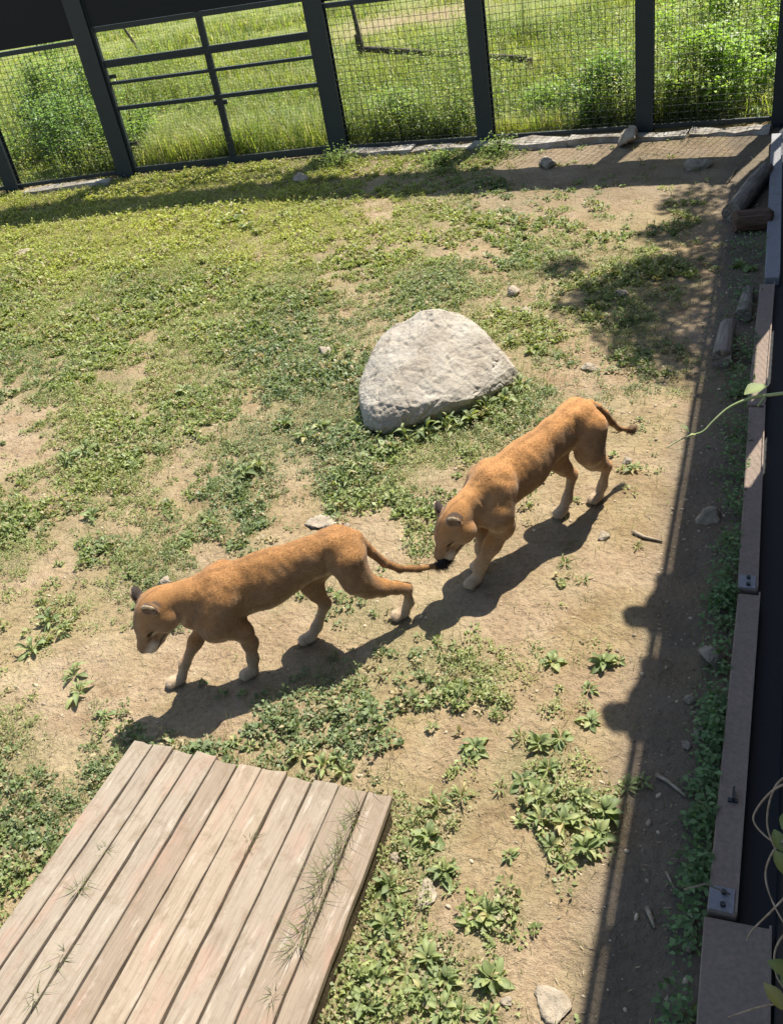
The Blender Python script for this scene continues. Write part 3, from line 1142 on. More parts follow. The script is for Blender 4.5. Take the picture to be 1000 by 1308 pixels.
stick([(809, 681), (822, 688), (846, 692)], 0.016, 'short dry stick on bare earth near the rail shadow')
stick([(838, 990), (852, 999), (868, 1012), (876, 1020)], 0.012, 'bent pale stick in the shaded strip')
stick([(928, 236), (934, 228), (942, 214)], 0.014, 'pale stick in the fence shadow beside the corner log')
stick([(826, 1160), (832, 1176), (836, 1186)], 0.014, 'stubby pale stick on the dark shaded soil')
stick([(851, 1116), (857, 1130), (864, 1142)], 0.008, 'thin twig on the dark shaded soil')
stick([(881, 1165), (886, 1178), (879, 1200)], 0.012, 'crooked grey stick by the bolted sill joint')
stick([(879, 1218), (884, 1204), (889, 1190)], 0.015, 'pale splinter of wood by the wide sill')
stick([(873, 1157), (900, 1160), (930, 1163)], 0.006, 'thin twig lying across the bolted sill joint', lift=0.135)
stick([(78, 806), (92, 796), (104, 783)], 0.010, 'pale straw stalk beside a leafy rosette on the path')


# ------------------------------------------------------------------ low plants
def leaf_quads(P, az, el, L, W, fold=0.25):
    """one bent quad per leaf"""
    ce, se = np.cos(el), np.sin(el)
    d = np.stack([np.cos(az) * ce, np.sin(az) * ce, se], -1)
    s = np.stack([-np.sin(az), np.cos(az), np.zeros_like(az)], -1)
    up = np.cross(d, s)
    L, W = L[:, None], W[:, None]
    a = P
    b = P + d * L * 0.5 + s * W * 0.5 + up * W * fold
    c = P + d * L - up * L * 0.12
    e = P + d * L * 0.5 - s * W * 0.5 + up * W * fold
    V = np.stack([a, b, c, e], 1).reshape(-1, 3)
    n = len(P)
    F = np.arange(n * 4).reshape(n, 4)
    return V, F


def blade_tris(P, az, h, w, lean):
    d = np.stack([np.cos(az), np.sin(az), np.zeros_like(az)], -1)
    s = np.stack([-np.sin(az), np.cos(az), np.zeros_like(az)], -1)
    z = np.array([0, 0, 1.0])
    h, w, lean = h[:, None], w[:, None], lean[:, None]
    m = P + z * h * 0.55 + d * h * lean * 0.3
    t = P + z * h * (1 - 0.35 * lean) + d * h * lean
    V = np.stack([P - s * w, P + s * w, m + s * w * 0.7, m - s * w * 0.7, t], 1).reshape(-1, 3)
    n = len(P)
    b = (np.arange(n) * 5)[:, None]
    F = np.concatenate([b + np.array([0, 1, 2]), b + np.array([0, 2, 3]), b + np.array([3, 2, 4])], 1).reshape(-1, 3)
    return V, F


def blocked(x, y):
    """where nothing grows: under the deck, under the rock, in the sill"""
    b = in_deck(x, y, -0.03)
    b |= (x > -0.06)
    return b


def sample_inside(n, ymax=15.0):
    x = RNG.uniform(-13.5, -0.08, n)
    y = RNG.uniform(1.2, ymax, n)
    k = (y < fence_y(x) - 0.15) & ~blocked(x, y)
    u, v, zc = project(np.stack([x, y, 0 * x], -1))
    k &= (zc > 0.5) & (u > -140) & (u < 1050) & (v < 1420)
    return x[k], y[k], u[k], v[k]


def lumps(x, y, seed):
    return fbm(x * 3.2, y * 3.2, None, seed, 4) - 0.5


def make_ground_cover():
    # --- leafy mats
    x, y, u, v = sample_inside(150000)
    c = cover(x, y)
    nz = lumps(x, y, 50) * 1.05 + (fbm(x * 11, y * 11, None, 55, 3) - 0.5) * 1.3
    dist = np.hypot(np.hypot(x, y), CAM_H)
    p = sstep(0.27, 0.88, c + nz) * np.clip(c * 2.1, 0, 1)
    # trodden line the animals use
    p *= 0.15 + 0.85 * fade_feet(x, y)
    keep = RNG.random(len(x)) < p * np.where(v < 330, 0.55, 0.85) * np.where((u > 480) & (v > 930), 0.6, 1.0)
    x, y, u, v, c, dist = x[keep], y[keep], u[keep], v[keep], c[keep], dist[keep]
    n = len(x)
    k = 15
    cl = fbm(x * 0.8, y * 0.8, None, 71, 3)
    kind = fbm(x * 2.0, y * 2.0, None, 90, 2)
    R = 0.018 + 0.05 * RNG.random(n) ** 1.5
    hgt = np.repeat((0.012 + 0.10 * RNG.random(n) ** 2.2 * (0.3 + c)), k)
    idx = np.repeat(np.arange(n), k)
    a = RNG.uniform(0, 2 * np.pi, n * k)
    rr = np.sqrt(RNG.random(n * k))
    px = x[idx] + np.cos(a) * rr * R[idx]
    py = y[idx] + np.sin(a) * rr * R[idx]
    pz = ground_z(x, y)[idx] + hgt * (1 - rr * rr) * RNG.uniform(0.2, 1, n * k) + 0.004
    big = 0.011 + 0.016 * np.clip(kind[idx] * 2 - 0.5, 0, 1)
    far = (1 + 0.35 * sstep(7, 14, dist[idx])) * (0.8 + 0.2 * sstep(4.4, 6, dist[idx]))
    L = big * RNG.uniform(0.7, 1.8, n * k) * far
    W = L * RNG.uniform(0.4, 0.75, n * k)
    el = RNG.normal(0.5, 0.45, n * k)
    V, F = leaf_quads(np.stack([px, py, pz], -1), a + RNG.normal(0, 0.9, n * k), el, L, W)
    # leaf colours: blue-green, mid and yellow-green mats, brown tips
    pal = np.array([[0.165, 0.21, 0.095], [0.20, 0.245, 0.095], [0.24, 0.28, 0.10], [0.28, 0.305, 0.11]])
    yel = np.array([0.44, 0.44, 0.10])
    t = np.clip((cl - 0.3) * 2.2 + RNG.normal(0, 0.16, n), 0, 0.999) * 3
    i0 = np.floor(t).astype(int)
    ck = pal[i0] * (1 - (t - i0))[:, None] + pal[np.minimum(i0 + 1, 3)] * (t - i0)[:, None]
    yf = sstep(430, 270, v) * sstep(650, 380, u) * (0.35 + 0.65 * fbm(x * 1.5, y * 1.5, None, 33, 2))
    ck = ck * (1 - yf[:, None]) + yel * yf[:, None]
    dry = (RNG.random(n) < 0.19)[:, None]
    ck = np.where(dry, np.array([0.34, 0.28, 0.16]), ck)
    C = ck[idx] * RNG.uniform(0.65, 1.3, (n * k, 1))
    me = np_mesh('ground_cover', V, F, False, np.repeat(C, 4, 0))
    o = link('ground_cover', me, M_LEAF)
    tag(o, 'low green weeds covering the ground in uneven mats', 'weeds', kind='stuff')

    # --- short grass blades
    x, y, u, v = sample_inside(420000)
    c = cover(x, y)
    g = sstep(0.45, 0.62, fbm(x * 1.1, y * 1.1, None, 130, 3)) * 0.8 + sstep(420, 260, v) * sstep(600, 300, u)
    for (uu, vv, ru, rv, am) in [(185, 730, 40, 55, 1.2), (590, 520, 70, 24, 1.4), (600, 870, 70, 30, 1.0), (520, 900, 45, 40, 0.8), (700, 335, 60, 30, 1.0), (730, 730, 26, 22, 1.5),
                                 (570, 360, 45, 40, 0.7), (470, 1000, 40, 30, .8), (480, 1090, 30, 60, 0.8), (740, 540, 45, 40, 0.6), (540, 680, 30, 16, 1.0), (640, 880, 30, 22, 1.5), (545, 545, 90, 22, 1.0)]:
        g = g + am * np.exp(-((u - uu) / ru) ** 2 - ((v - vv) / rv) ** 2)
    p = sstep(0.25, 0.9, c + lumps(x, y, 140) * 1.0) * np.clip(g, 0, 1.3) * (0.1 + 0.9 * fade_feet(x, y))
    # plain scattered blades nearly everywhere
    p = p * 0.55 + 0.03 + 0.16 * sstep(0.3, 0.8, c + lumps(x, y, 145))
    keep = RNG.random(len(x)) < p
    x, y, u, v = x[keep], y[keep], u[keep], v[keep]
    n = len(x)
    az = RNG.uniform(0, 2 * np.pi, n)
    h = RNG.uniform(0.02, 0.08, n) * (1 + 0.6 * vnoise(x * 3, y * 3, None, 8))
    w = RNG.uniform(0.0012, 0.0026, n)
    V, F = blade_tris(np.stack([x, y, ground_z(x, y) - 0.004], -1), az, h, w, RNG.uniform(0.2, 1.1, n))
    base = np.array([0.18, 0.23, 0.075])
    yf = (sstep(430, 270, v) * sstep(600, 350, u) * 0.8)[:, None]
    C = base * (1 - yf) + np.array([0.40, 0.40, 0.09]) * yf
    C = np.where((RNG.random(n) < 0.22)[:, None], np.array([0.32, 0.26, 0.14]), C) * RNG.uniform(0.6, 1.3, (n, 1))
    me = np_mesh('grass', V, F, False, np.repeat(C, 5, 0))
    tag(link('grass', me, M_GRASS), 'short grass growing through the weeds', 'grass', kind='stuff')

    # --- dead bits: straw and dry leaf litter on bare soil
    x, y, u, v = sample_inside(30000)
    keep = (RNG.random(len(x)) < 0.35 + 0.4 * lumps(x, y, 160)) & (v > 300)
    x, y = x[keep], y[keep]
    n = len(x)
    L = RNG.uniform(0.012, 0.05, n)
    V, F = leaf_quads(np.stack([x, y, ground_z(x, y) + 0.005], -1), RNG.uniform(0, 6.28, n), RNG.normal(0.03, 0.12, n), L, np.minimum(L * 0.3, 0.006) * RNG.uniform(0.5, 1.6, n), 0.1)
    C = np.array([0.34, 0.27, 0.17]) * RNG.uniform(0.35, 1.4, (n, 1))
    me = np_mesh('litter', V, F, False, np.repeat(C, 4, 0))
    tag(link('litter', me, M_LEAF), 'dry straw and leaf litter strewn over the soil', 'litter', kind='stuff')

    # --- pebbles
    x, y, u, v = sample_inside(26000)
    keep = (RNG.random(len(x)) < np.where(x > -0.55, 0.75, 0.10 + 0.25 * (lumps(x, y, 170) > 0.1))) & (v > 260)
    x, y = x[keep], y[keep]
    n = len(x)
    ico = np.array([[0, 0, 1], [.9, 0, .45], [.28, .85, .45], [-.72, .53, .45], [-.72, -.53, .45], [.28, -.85, .45], [.72, .53, -.3], [-.28, .85, -.3], [-.9, 0, -.3], [-.28, -.85, -.3], [.72, -.53, -.3]])
    fc = np.array([[0, 1, 2], [0, 2, 3], [0, 3, 4], [0, 4, 5], [0, 5, 1], [1, 6, 2], [2, 6, 7], [2, 7, 3], [3, 7, 8], [3, 8, 4], [4, 8, 9], [4, 9, 5], [5, 9, 10], [5, 10, 1], [1, 10, 6]])
    r = 0.004 + 0.014 * RNG.random(n) ** 3
    a = RNG.uniform(0, 6.28, n)
    ca, sa = np.cos(a)[:, None], np.sin(a)[:, None]
    q = ico[None] * (1 + RNG.normal(0, 0.13, (n, 11, 3))) * r[:, None, None] * np.stack([RNG.uniform(0.9, 1.6, n), RNG.uniform(0.7, 1.1, n), RNG.uniform(0.5, 0.8, n)], -1)[:, None, :]
    qx = q[:, :, 0] * ca - q[:, :, 1] * sa
    qy = q[:, :, 0] * sa + q[:, :, 1] * ca
    V = np.stack([qx + x[:, None], qy + y[:, None], q[:, :, 2] + ground_z(x, y)[:, None] + r[:, None] * 0.1], -1).reshape(-1, 3)
    F = (fc[None] + (np.arange(n) * 11)[:, None, None]).reshape(-1, 3)
    C = np.array([0.36, 0.29, 0.20]) * RNG.uniform(0.5, 1.45, (n, 1))
    me = np_mesh('gravel', V, F, False, np.repeat(C, 11, 0))
    t = NT('pebble')
    m = t.done(t.attr('Col').outputs['Color'], 0.9, None, 0.15)
    tag(link('gravel', me, m), 'small stones and crumbs of earth scattered on the soil', 'gravel', kind='stuff')


make_ground_cover()


def make_wall_weeds():
    """the belt of greener plants in the shade along the sill"""
    spots = []
    for (v, x, r, d) in [(330, -.18, .28, .8), (400, -.2, .22, .9), (450, -.15, .2, .9), (500, -.13, .16, .9), (560, -.11, .13, 0.9), (620, -.10, .11, .8), (690, -.09, .09, 1.0), (740, -.1, .09, 1.0), (790, -.1, .1, 1.0),
                         (880, -.1, .09, 1.0), (950, -.08, .06, .8), (1000, -.09, .08, 1.0), (1045, -.1, .09, 1.2), (1085, -.1, .085, 1.2), (1290, -.12, .07, .7)]:
        y = gnd(930, v)[1]
        spots.append((x, y, r, d))
    V, F, C = [], [], []
    o = 0
    for x, y, r, d in spots:
        n = int(300 * d)
        px = np.minimum(x + RNG.normal(0, r * 0.6, n), -0.04)
        kc = RNG.integers(0, 9, n)
        py = y + (RNG.normal(0, 0.30, 9))[kc] + RNG.normal(0, 0.045, n)
        hh = RNG.uniform(0.01, 0.16, n) * np.exp(-((px - x) / r) ** 2)
        L = RNG.uniform(0.018, 0.05, n)
        v_, f_ = leaf_quads(np.stack([px, py, hh + 0.01], -1), RNG.uniform(0, 6.28, n), RNG.normal(0.15, 0.4, n), L, L * RNG.uniform(0.45, 0.7, n))
        V.append(v_); F.append(f_ + o); o += len(v_)
        C.append(np.repeat(np.array([0.14, 0.23, 0.085]) * RNG.uniform(0.6, 1.4, (n, 1)), 4, 0))
    me = np_mesh('weeds', np.concatenate(V), np.concatenate(F), False, np.concatenate(C))
    tag(link('weeds', me, M_LEAF), 'deep green weeds growing in the shade along the sill', 'weeds', kind='stuff')


make_wall_weeds()


# ------------------------------------------------------------------ single leafy plants
def leaf_mesh(kind):
    """a single weed leaf growing along +x from the origin, length 1"""
    rg = random.Random(kind)
    n = 7
    prof = {0: [.10, .30, .44, .48, .40, .24, .02], 1: [.05, .14, .24, .30, .28, .18, .02], 2: [.12, .36, .52, .54, .46, .30, .05], 3: [.06, .12, .17, .19, .17, .11, .01]}[kind]
    arch = {0: 0.10, 1: 0.20, 2: 0.06, 3: 0.28}[kind]
    bm = bmesh.new()
    rows = []
    for i in range(n):
        t = i / (n - 1)
        z = arch * math.sin(t * math.pi * 0.85) - 0.10 * t * t
        w = prof[i] * 0.5
        wav = rg.uniform(-0.02, 0.03)
        rows.append([bm.verts.new((t, -w, z + w * 0.35 + wav)), bm.verts.new((t, 0, z)), bm.verts.new((t, w, z + w * 0.35 - wav))])
    for a, b in zip(rows, rows[1:]):
        for k in (0, 1):
            bm.faces.new((a[k], a[k + 1], b[k + 1], b[k])).smooth = True
    me = bpy.data.meshes.new('leaf')
    bm.to_mesh(me)
    bm.free()
    a = me.attributes.new('Col', 'FLOAT_COLOR', 'POINT')
    a.data.foreach_set('color', np.tile(np.array([[1, 1, 1, 1], [1.35, 1.3, 1.2, 1], [1, 1, 1, 1]], np.float32), (n, 1)).ravel())
    me.materials.append(M_BIG)
    return me


LEAVES = [leaf_mesh(k) for k in range(4)]


def rosette(u, v, px, kind, label, group, cat='plant', nl=None, z=None, up=0.35):
    c = gnd(u, v)
    D = float(np.linalg.norm(c - CAMP))
    R = px * D / FOC * 0.86
    zz = float(ground_z(c[0], c[1])) - 0.005 if z is None else z
    root = empty('leafy_weed', (c[0], c[1], zz), random.uniform(0, 6.28))
    shp = ('oval-leaved', 'narrow-leaved', 'broad-leaved', 'strap-leaved')[kind]
    siz = 'tiny ' if px < 15 else 'small ' if px < 19 else '' if px < 23 else 'big ' if px < 27 else 'very big '
    tag(root, siz + shp + ' ' + label, cat, group)
    n = nl or random.randint(13, 20)
    for i in range(n):
        o = bpy.data.objects.new('leaf', LEAVES[kind])
        COL.objects.link(o)
        o.parent = root
        inner = (i / n) ** 1.2
        L = R * (1.05 - 0.45 * inner) * random.uniform(0.5, 1.2)
        az = i * 2.399 + random.uniform(-0.35, 0.35)
        el = up * (0.25 + 1.9 * inner) + random.uniform(-0.1, 0.15)
        q = Quaternion((0, 0, 1), az + random.uniform(-0.3, 0.3)) @ Quaternion((0, 1, 0), -el + random.uniform(-0.15, 0.3)) @ Quaternion((1, 0, 0), random.uniform(-0.6, 0.6))
        o.rotation_mode = 'QUATERNION'
        o.rotation_quaternion = q
        o.scale = (L, L * random.uniform(0.65, 1.25), L * random.uniform(0.6, 2.2))
        o.location = (math.cos(az) * 0.012, math.sin(az) * 0.012, 0.006 * i * R * 4)
    return root


G1 = ('light green weed in the clump beside the railing shadow', 'weeds beside the railing shadow')
G2 = ('weed crowding the side edge of the plank deck', 'weeds at the deck side')
G3 = ('lone weed on the bare earth between deck and wall', 'lone weeds on bare earth')
G4 = ('rosette on the bare path ahead of the front lioness', 'rosettes on the path')
G5 = ('weed growing along the far edge of the plank deck', 'weeds at the deck far edge')
G6 = ('pale rosette near the fence shadow in the yellow grass', 'rosettes near the fence shadow')
G7 = ('weed in the scattered growth around the boulder', 'weeds around the boulder')
G8 = ('weed in the shade at the foot of the sill', 'shaded weeds by the sill')
for args in [
        (742, 1022, 26, 0) + G1, (772, 1040, 30, 2) + G1, (720, 1055, 28, 0) + G1, (688, 1022, 26, 0) + G1, (748, 1088, 26, 0) + G1, (705, 1085, 22, 0) + G1, (668, 1002, 22, 0) + G1,
        (765, 1068, 24, 2) + G1, (722, 1105, 20, 0) + G1, (735, 1048, 24, 2) + G1, (690, 1050, 22, 0) + G1, (690, 955, 24, 0) + G1, (716, 946, 22, 0) + G1, (668, 946, 20, 3) + G1, (700, 985, 20, 0) + G1,
        (650, 1095, 15, 0) + G3, (625, 1172, 26, 2) + G3, (602, 1178, 22, 0) + G3, (645, 1165, 20, 0) + G3, (628, 1255, 26, 2) + G3, (755, 925, 20, 2) + G3, (770, 850, 22, 2) + G3, (790, 848, 14, 0) + G3,
        (706, 848, 20, 2) + G3, (684, 832, 12, 3) + G3, (752, 882, 14, 0) + G3, (608, 958, 22, 2) + G3, (600, 972, 14, 0) + G3, (815, 700, 12, 3) + G3, (810, 600, 14, 0) + G3, (640, 1010, 16, 3) + G3, (722, 722, 16, 3) + G3,
        (745, 745, 14, 3) + G3,
        (568, 1118, 24, 2) + G2, (548, 1072, 26, 2) + G2, (520, 1090, 24, 0) + G2, (498, 1135, 26, 0) + G2, (510, 1165, 24, 1) + G2, (492, 1185, 24, 0) + G2, (548, 1228, 28, 0) + G2, (570, 1255, 28, 2) + G2,
        (540, 1270, 26, 0) + G2, (565, 1292, 26, 0) + G2, (520, 1245, 22, 0) + G2, (480, 1255, 26, 0) + G2, (470, 1290, 28, 2) + G2, (590, 1295, 22, 0) + G2, (560, 1030, 26, 3) + G2, (590, 1022, 24, 3) + G2, (535, 1045, 20, 3) + G2, (500, 1215, 22, 1) + G2,
        (625, 1300, 20, 0) + G3,
        (66, 796, 24, 1) + G4, (84, 808, 18, 1) + G4, (40, 832, 24, 1) + G4, (96, 862, 22, 1) + G4, (102, 886, 24, 1) + G4, (60, 822, 16, 0) + G4, (135, 915, 16, 0) + G4, (60, 775, 16, 3) + G4,
        (350, 958, 18, 1) + G5, (385, 968, 22, 1) + G5, (415, 980, 22, 1) + G5, (440, 988, 20, 1) + G5, (320, 955, 14, 0) + G5, (300, 950, 12, 0) + G5, (430, 972, 18, 0) + G5,
        (284, 288, 15, 0) + G6, (302, 284, 16, 0) + G6, (318, 292, 15, 0) + G6, (330, 298, 14, 0) + G6, (270, 360, 14, 0) + G6, (295, 352, 14, 0) + G6, (250, 375, 12, 0) + G6,
        (112, 582, 22, 1) + G7, (128, 578, 20, 1) + G7, (90, 590, 18, 1) + G7, (170, 600, 16, 1) + G7, (120, 660, 18, 0) + G7, (315, 605, 26, 1) + G7, (332, 598, 24, 3) + G7, (305, 612, 20, 1) + G7, (440, 612, 28, 3) + G7, (455, 598, 26, 3) + G7, (425, 620, 22, 1) + G7,
        (500, 640, 16, 0) + G7, (520, 562, 28, 3) + G7, (545, 556, 26, 1) + G7, (572, 548, 30, 3) + G7, (600, 540, 28, 0) + G7, (622, 528, 28, 3) + G7, (645, 516, 26, 1) + G7, (495, 574, 24, 0) + G7, (458, 548, 24, 3) + G7, (664, 500, 24, 3) + G7, (520, 640, 14, 0) + G7, (390, 560, 20, 0) + G7, (410, 545, 20, 0) + G7, (365, 545, 18, 0) + G7, (650, 440, 16, 0) + G7, (680, 450, 16, 0) + G7, (235, 500, 16, 0) + G7, (700, 500, 14, 0) + G7, (660, 505, 18, 3) + G7, (270, 668, 16, 0) + G7, (240, 690, 16, 0) + G7,
        (925, 800, 14, 0) + G8, (915, 1070, 16, 0) + G8, (900, 1090, 16, 0) + G8, (905, 1035, 14, 1) + G8, (940, 505, 12, 2) + G8, (935, 560, 12, 0) + G8, (925, 735, 12, 0) + G8, (930, 690, 12, 0) + G8, (940, 470, 12, 2) + G8, (945, 340, 14, 2) + G8, (960, 345, 12, 2) + G8, (880, 1300, 16, 0) + G8, (800, 1005, 18, 1) + G8, (820, 1000, 16, 1) + G8]:
    rosette(*args)


def deck_sprigs():
    """thin weeds that come up through the gaps of the deck"""
    for u, v, px, n, lab in [(448, 1040, 22, 14, 'wispy grass sprig in the outer deck gap, tallest of the row'), (436, 1070, 18, 9, 'thin grass sprig in the outer deck gap'), (428, 1100, 24, 16, 'dense grass tuft in the outer deck gap'), (415, 1135, 26, 18, 'spreading grass tuft in the outer deck gap'),
                             (402, 1170, 22, 14, 'grass tuft in the outer deck gap with splayed blades'), (392, 1205, 20, 12, 'loose grass sprig low in the outer deck gap'), (332, 1080, 9, 9, 'tiny dark sprig in a middle deck gap'), (112, 1138, 12, 12, 'small leafy sprig in the second deck gap'),
                             (140, 1088, 8, 8, 'dark speck of weed in the second deck gap'), (68, 1215, 10, 10, 'little dark weed in the second deck gap'), (34, 1275, 11, 10, 'small weed low in the first deck gaps'), (330, 1270, 9, 9, 'faint green sprig near the bottom of a deck gap')]:
        c = gnd(u, v, DZ)
        lx = float((c[0] - D0[0]) * DXv[0] + (c[1] - D0[1]) * DXv[1]) / DECK_W * 665
        e = min([0, 58, 113, 170, 230, 288, 348, 412, 475, 538, 605, 665], key=lambda q: abs(q - lx)) * DECK_W / 665
        ly = float((c[0] - D0[0]) * DYv[0] + (c[1] - D0[1]) * DYv[1])
        x, y = D0[0] + DXv[0] * e + DYv[0] * ly, D0[1] + DXv[1] * e + DYv[1] * ly
        D = float(np.linalg.norm(c - CAMP))
        R = px * D / FOC
        m = n * 2
        P = np.stack([RNG.normal(0, 0.003, m), RNG.normal(0, R * 0.5, m), np.full(m, DZ - 0.05)], -1)
        V, F = blade_tris(P, RNG.uniform(0, 6.28, m), RNG.uniform(0.6, 1.3, m) * R * 1.3 + 0.05, RNG.uniform(0.0014, 0.003, m), RNG.uniform(0.3, 1.2, m))
        C = np.repeat(np.array([0.17, 0.20, 0.085]) * RNG.uniform(0.5, 1.3, (m, 1)), 5, 0)
        o = link('grass_sprig', np_mesh('grass_sprig', V, F, False, C), M_GRASS)
        o.location = (x, y, 0)
        o.rotation_euler = (0, 0, math.atan2(DXv[1], DXv[0]))
        tag(o, lab, 'plant', 'sprigs in the deck gaps')


deck_sprigs()


# ------------------------------------------------------------------ beyond the fence
def make_field():
    n = 520000
    # sampled evenly over the picture's view of the field, thinning with distance
    az = RNG.uniform(-0.62, 0.55, n) + YAW * 0.98
    r = 14.5 + 42 * RNG.random(n) ** 2.2
    x, y = -np.sin(az) * r, np.cos(az) * r
    u, v, zc = project(np.stack([x, y, 0 * x], -1))
    k = (y > fence_y(x) + 0.2) & (u > -160) & (u < 1120) & (v < 330) & (v > -60)
    path = np.exp(-((v - (48 - 0.2 * (u - 420))) / 15.0) ** 2) * sstep(405, 450, u) * sstep(680, 560, u)
    k &= RNG.random(n) > path * 0.97
    k &= RNG.random(n) < sstep(0.3, 0.6, fbm(x * 0.9, y * 0.9, None, 210, 3)) * 0.85 + 0.06
    x, y, r, u, v = x[k], y[k], r[k], u[k], v[k]
    n = len(x)
    tall = fbm(x * 0.5, y * 0.5, None, 220, 3)
    h = RNG.uniform(0.5, 1.2, n) * (0.08 + 0.42 * sstep(0.35, 0.7, tall))
    near = sstep(2.2, 0.3, y - fence_y(x))
    h = h * (1 + 0.6 * near)
    w = RNG.uniform(0.004, 0.009, n) * (r / 15)
    V, F = blade_tris(np.stack([x, y, ground_z(x, y) - 0.01], -1), RNG.uniform(0, 6.28, n), h, w, RNG.uniform(0.2, 1.0, n))
    c0, c1 = np.array([0.19, 0.26, 0.055]), np.array([0.38, 0.40, 0.10])
    f = np.clip(fbm(x * 0.7, y * 0.7, None, 230, 3) * 1.6 - 0.35 + RNG.normal(0, 0.15, n), 0, 1)[:, None]
    C = c0 * (1 - f) + c1 * f
    C = np.where((RNG.random(n) < 0.24)[:, None], np.array([0.42, 0.38, 0.20]), C) * RNG.uniform(0.7, 1.25, (n, 1))
    me = np_mesh('tall_grass', V, F, False, np.repeat(C, 5, 0))
    tag(link('tall_grass', me, M_GRASS), 'tall sunlit meadow grass beyond the fence', 'grass', kind='stuff')


make_field()


def bush(x, y, rx, ry, h, n, label, leaf=0.05, col=(0.11, 0.17, 0.035), seed=0, group='shrubs beyond the fence'):
    rg = np.random.default_rng(seed + 300)
    root = empty('leafy_shrub', (x, y, 0))
    tag(root, label, 'shrub', group)
    ns = 26
    st = MB()
    tops = []
    for k in range(ns):
        a, q = rg.uniform(0, 6.28), math.sqrt(rg.random())
        bx, by = rx * 0.45 * q * math.cos(a), ry * 0.45 * q * math.sin(a)
        tx, ty = rx * 0.95 * q * math.cos(a) + rg.normal(0, .06), ry * 0.95 * q * math.sin(a) + rg.normal(0, .06)
        tz = h * (1 - 0.55 * q * q) * rg.uniform(0.7, 1.08)
        st.tube([(bx, by, 0), ((bx + tx) / 2, (by + ty) / 2, tz * 0.55), (tx, ty, tz)], [0.009, 0.007, 0.003], 5)
        tops.append((bx, by, tx, ty, tz))
    st.build('stem', M_BARK, root)
    T = np.array(tops)
    i = rg.integers(0, ns, n)
    t = rg.random(n) ** 0.6
    P = np.stack([T[i, 0] + (T[i, 2] - T[i, 0]) * t, T[i, 1] + (T[i, 3] - T[i, 1]) * t, T[i, 4] * t], -1)
    P += rg.normal(0, 1, (n, 3)) * np.array([0.11, 0.11, 0.05])
    P[:, 2] = np.maximum(P[:, 2], 0.02)
    L = leaf * rg.uniform(0.6, 1.5, n)
    V, F = leaf_quads(P, rg.uniform(0, 6.28, n), rg.normal(0.05, 0.45, n), L, L * rg.uniform(0.45, 0.75, n))
    sh = rg.uniform(0.6, 1.35, (n, 1)) * (0.8 + 0.5 * rg.random((ns, 1))[i])
    C = np.array(col) * sh * 1.45
    link('foliage', np_mesh('foliage', V, F, False, np.repeat(C, 4, 0)), M_BUSH, root)



def make_tall_weeds():
    n = 15000
    x = RNG.uniform(-17.5, 0.9, n)
    y = fence_y(x) + 0.22 + 7.5 * RNG.random(n) ** 1.7
    gate = (x < -7.0) & (x > -10.5)
    d = fbm(x * 0.8, y * 0.8, None, 260, 3)
    k = RNG.random(n) < sstep(0.32, 0.62, d) * np.where(gate, 0.45, 0.95) + np.where(x > -3.2, 0.3, 0.0)
    x, y, d, gate = x[k], y[k], d[k], gate[k]
    n = len(x)
    h = RNG.uniform(0.25, 1.05, n) * (0.5 + 1.0 * sstep(0.35, 0.7, d)) * np.where(gate, 0.55, 1.0)
    lean = RNG.normal(0, 0.16, (n, 2))
    m = 15
    idx = np.repeat(np.arange(n), m)
    t = RNG.uniform(0.12, 1.0, n * m)
    P = np.stack([x[idx] + lean[idx, 0] * t * h[idx], y[idx] + lean[idx, 1] * t * h[idx], h[idx] * t], -1) + RNG.normal(0, 0.012, (n * m, 3))
    L = RNG.uniform(0.035, 0.085, n * m) * (1.25 - 0.6 * t)
    V, F = leaf_quads(P, RNG.uniform(0, 6.28, n * m), RNG.normal(0.25, 0.5, n * m), L, L * RNG.uniform(0.3, 0.6, n * m))
    c0, c1, c2 = np.array([0.16, 0.225, 0.065]), np.array([0.27, 0.32, 0.10]), np.array([0.38, 0.36, 0.19])
    q = RNG.random((n, 1))
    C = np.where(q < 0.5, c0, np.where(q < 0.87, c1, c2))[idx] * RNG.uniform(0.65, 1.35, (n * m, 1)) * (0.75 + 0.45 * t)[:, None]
    Vs, Fs = blade_tris(np.stack([x, y, 0 * x], -1), RNG.uniform(0, 6.28, n), h * 1.05, np.full(n, 0.005), np.abs(lean[:, 0]))
    Cs = np.repeat(np.array([[0.22, 0.24, 0.10]]) * RNG.uniform(0.6, 1.2, (n, 1)), 5, 0)
    Ft = np.concatenate([F[:, [0, 1, 2]], F[:, [0, 2, 3]], Fs + len(V)])
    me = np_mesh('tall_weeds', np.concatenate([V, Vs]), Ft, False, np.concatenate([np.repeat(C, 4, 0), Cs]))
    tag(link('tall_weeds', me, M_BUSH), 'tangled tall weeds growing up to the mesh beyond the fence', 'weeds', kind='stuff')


make_tall_weeds()


def at(u, v):
    p = gnd(u, v)
    return p[0], p[1]


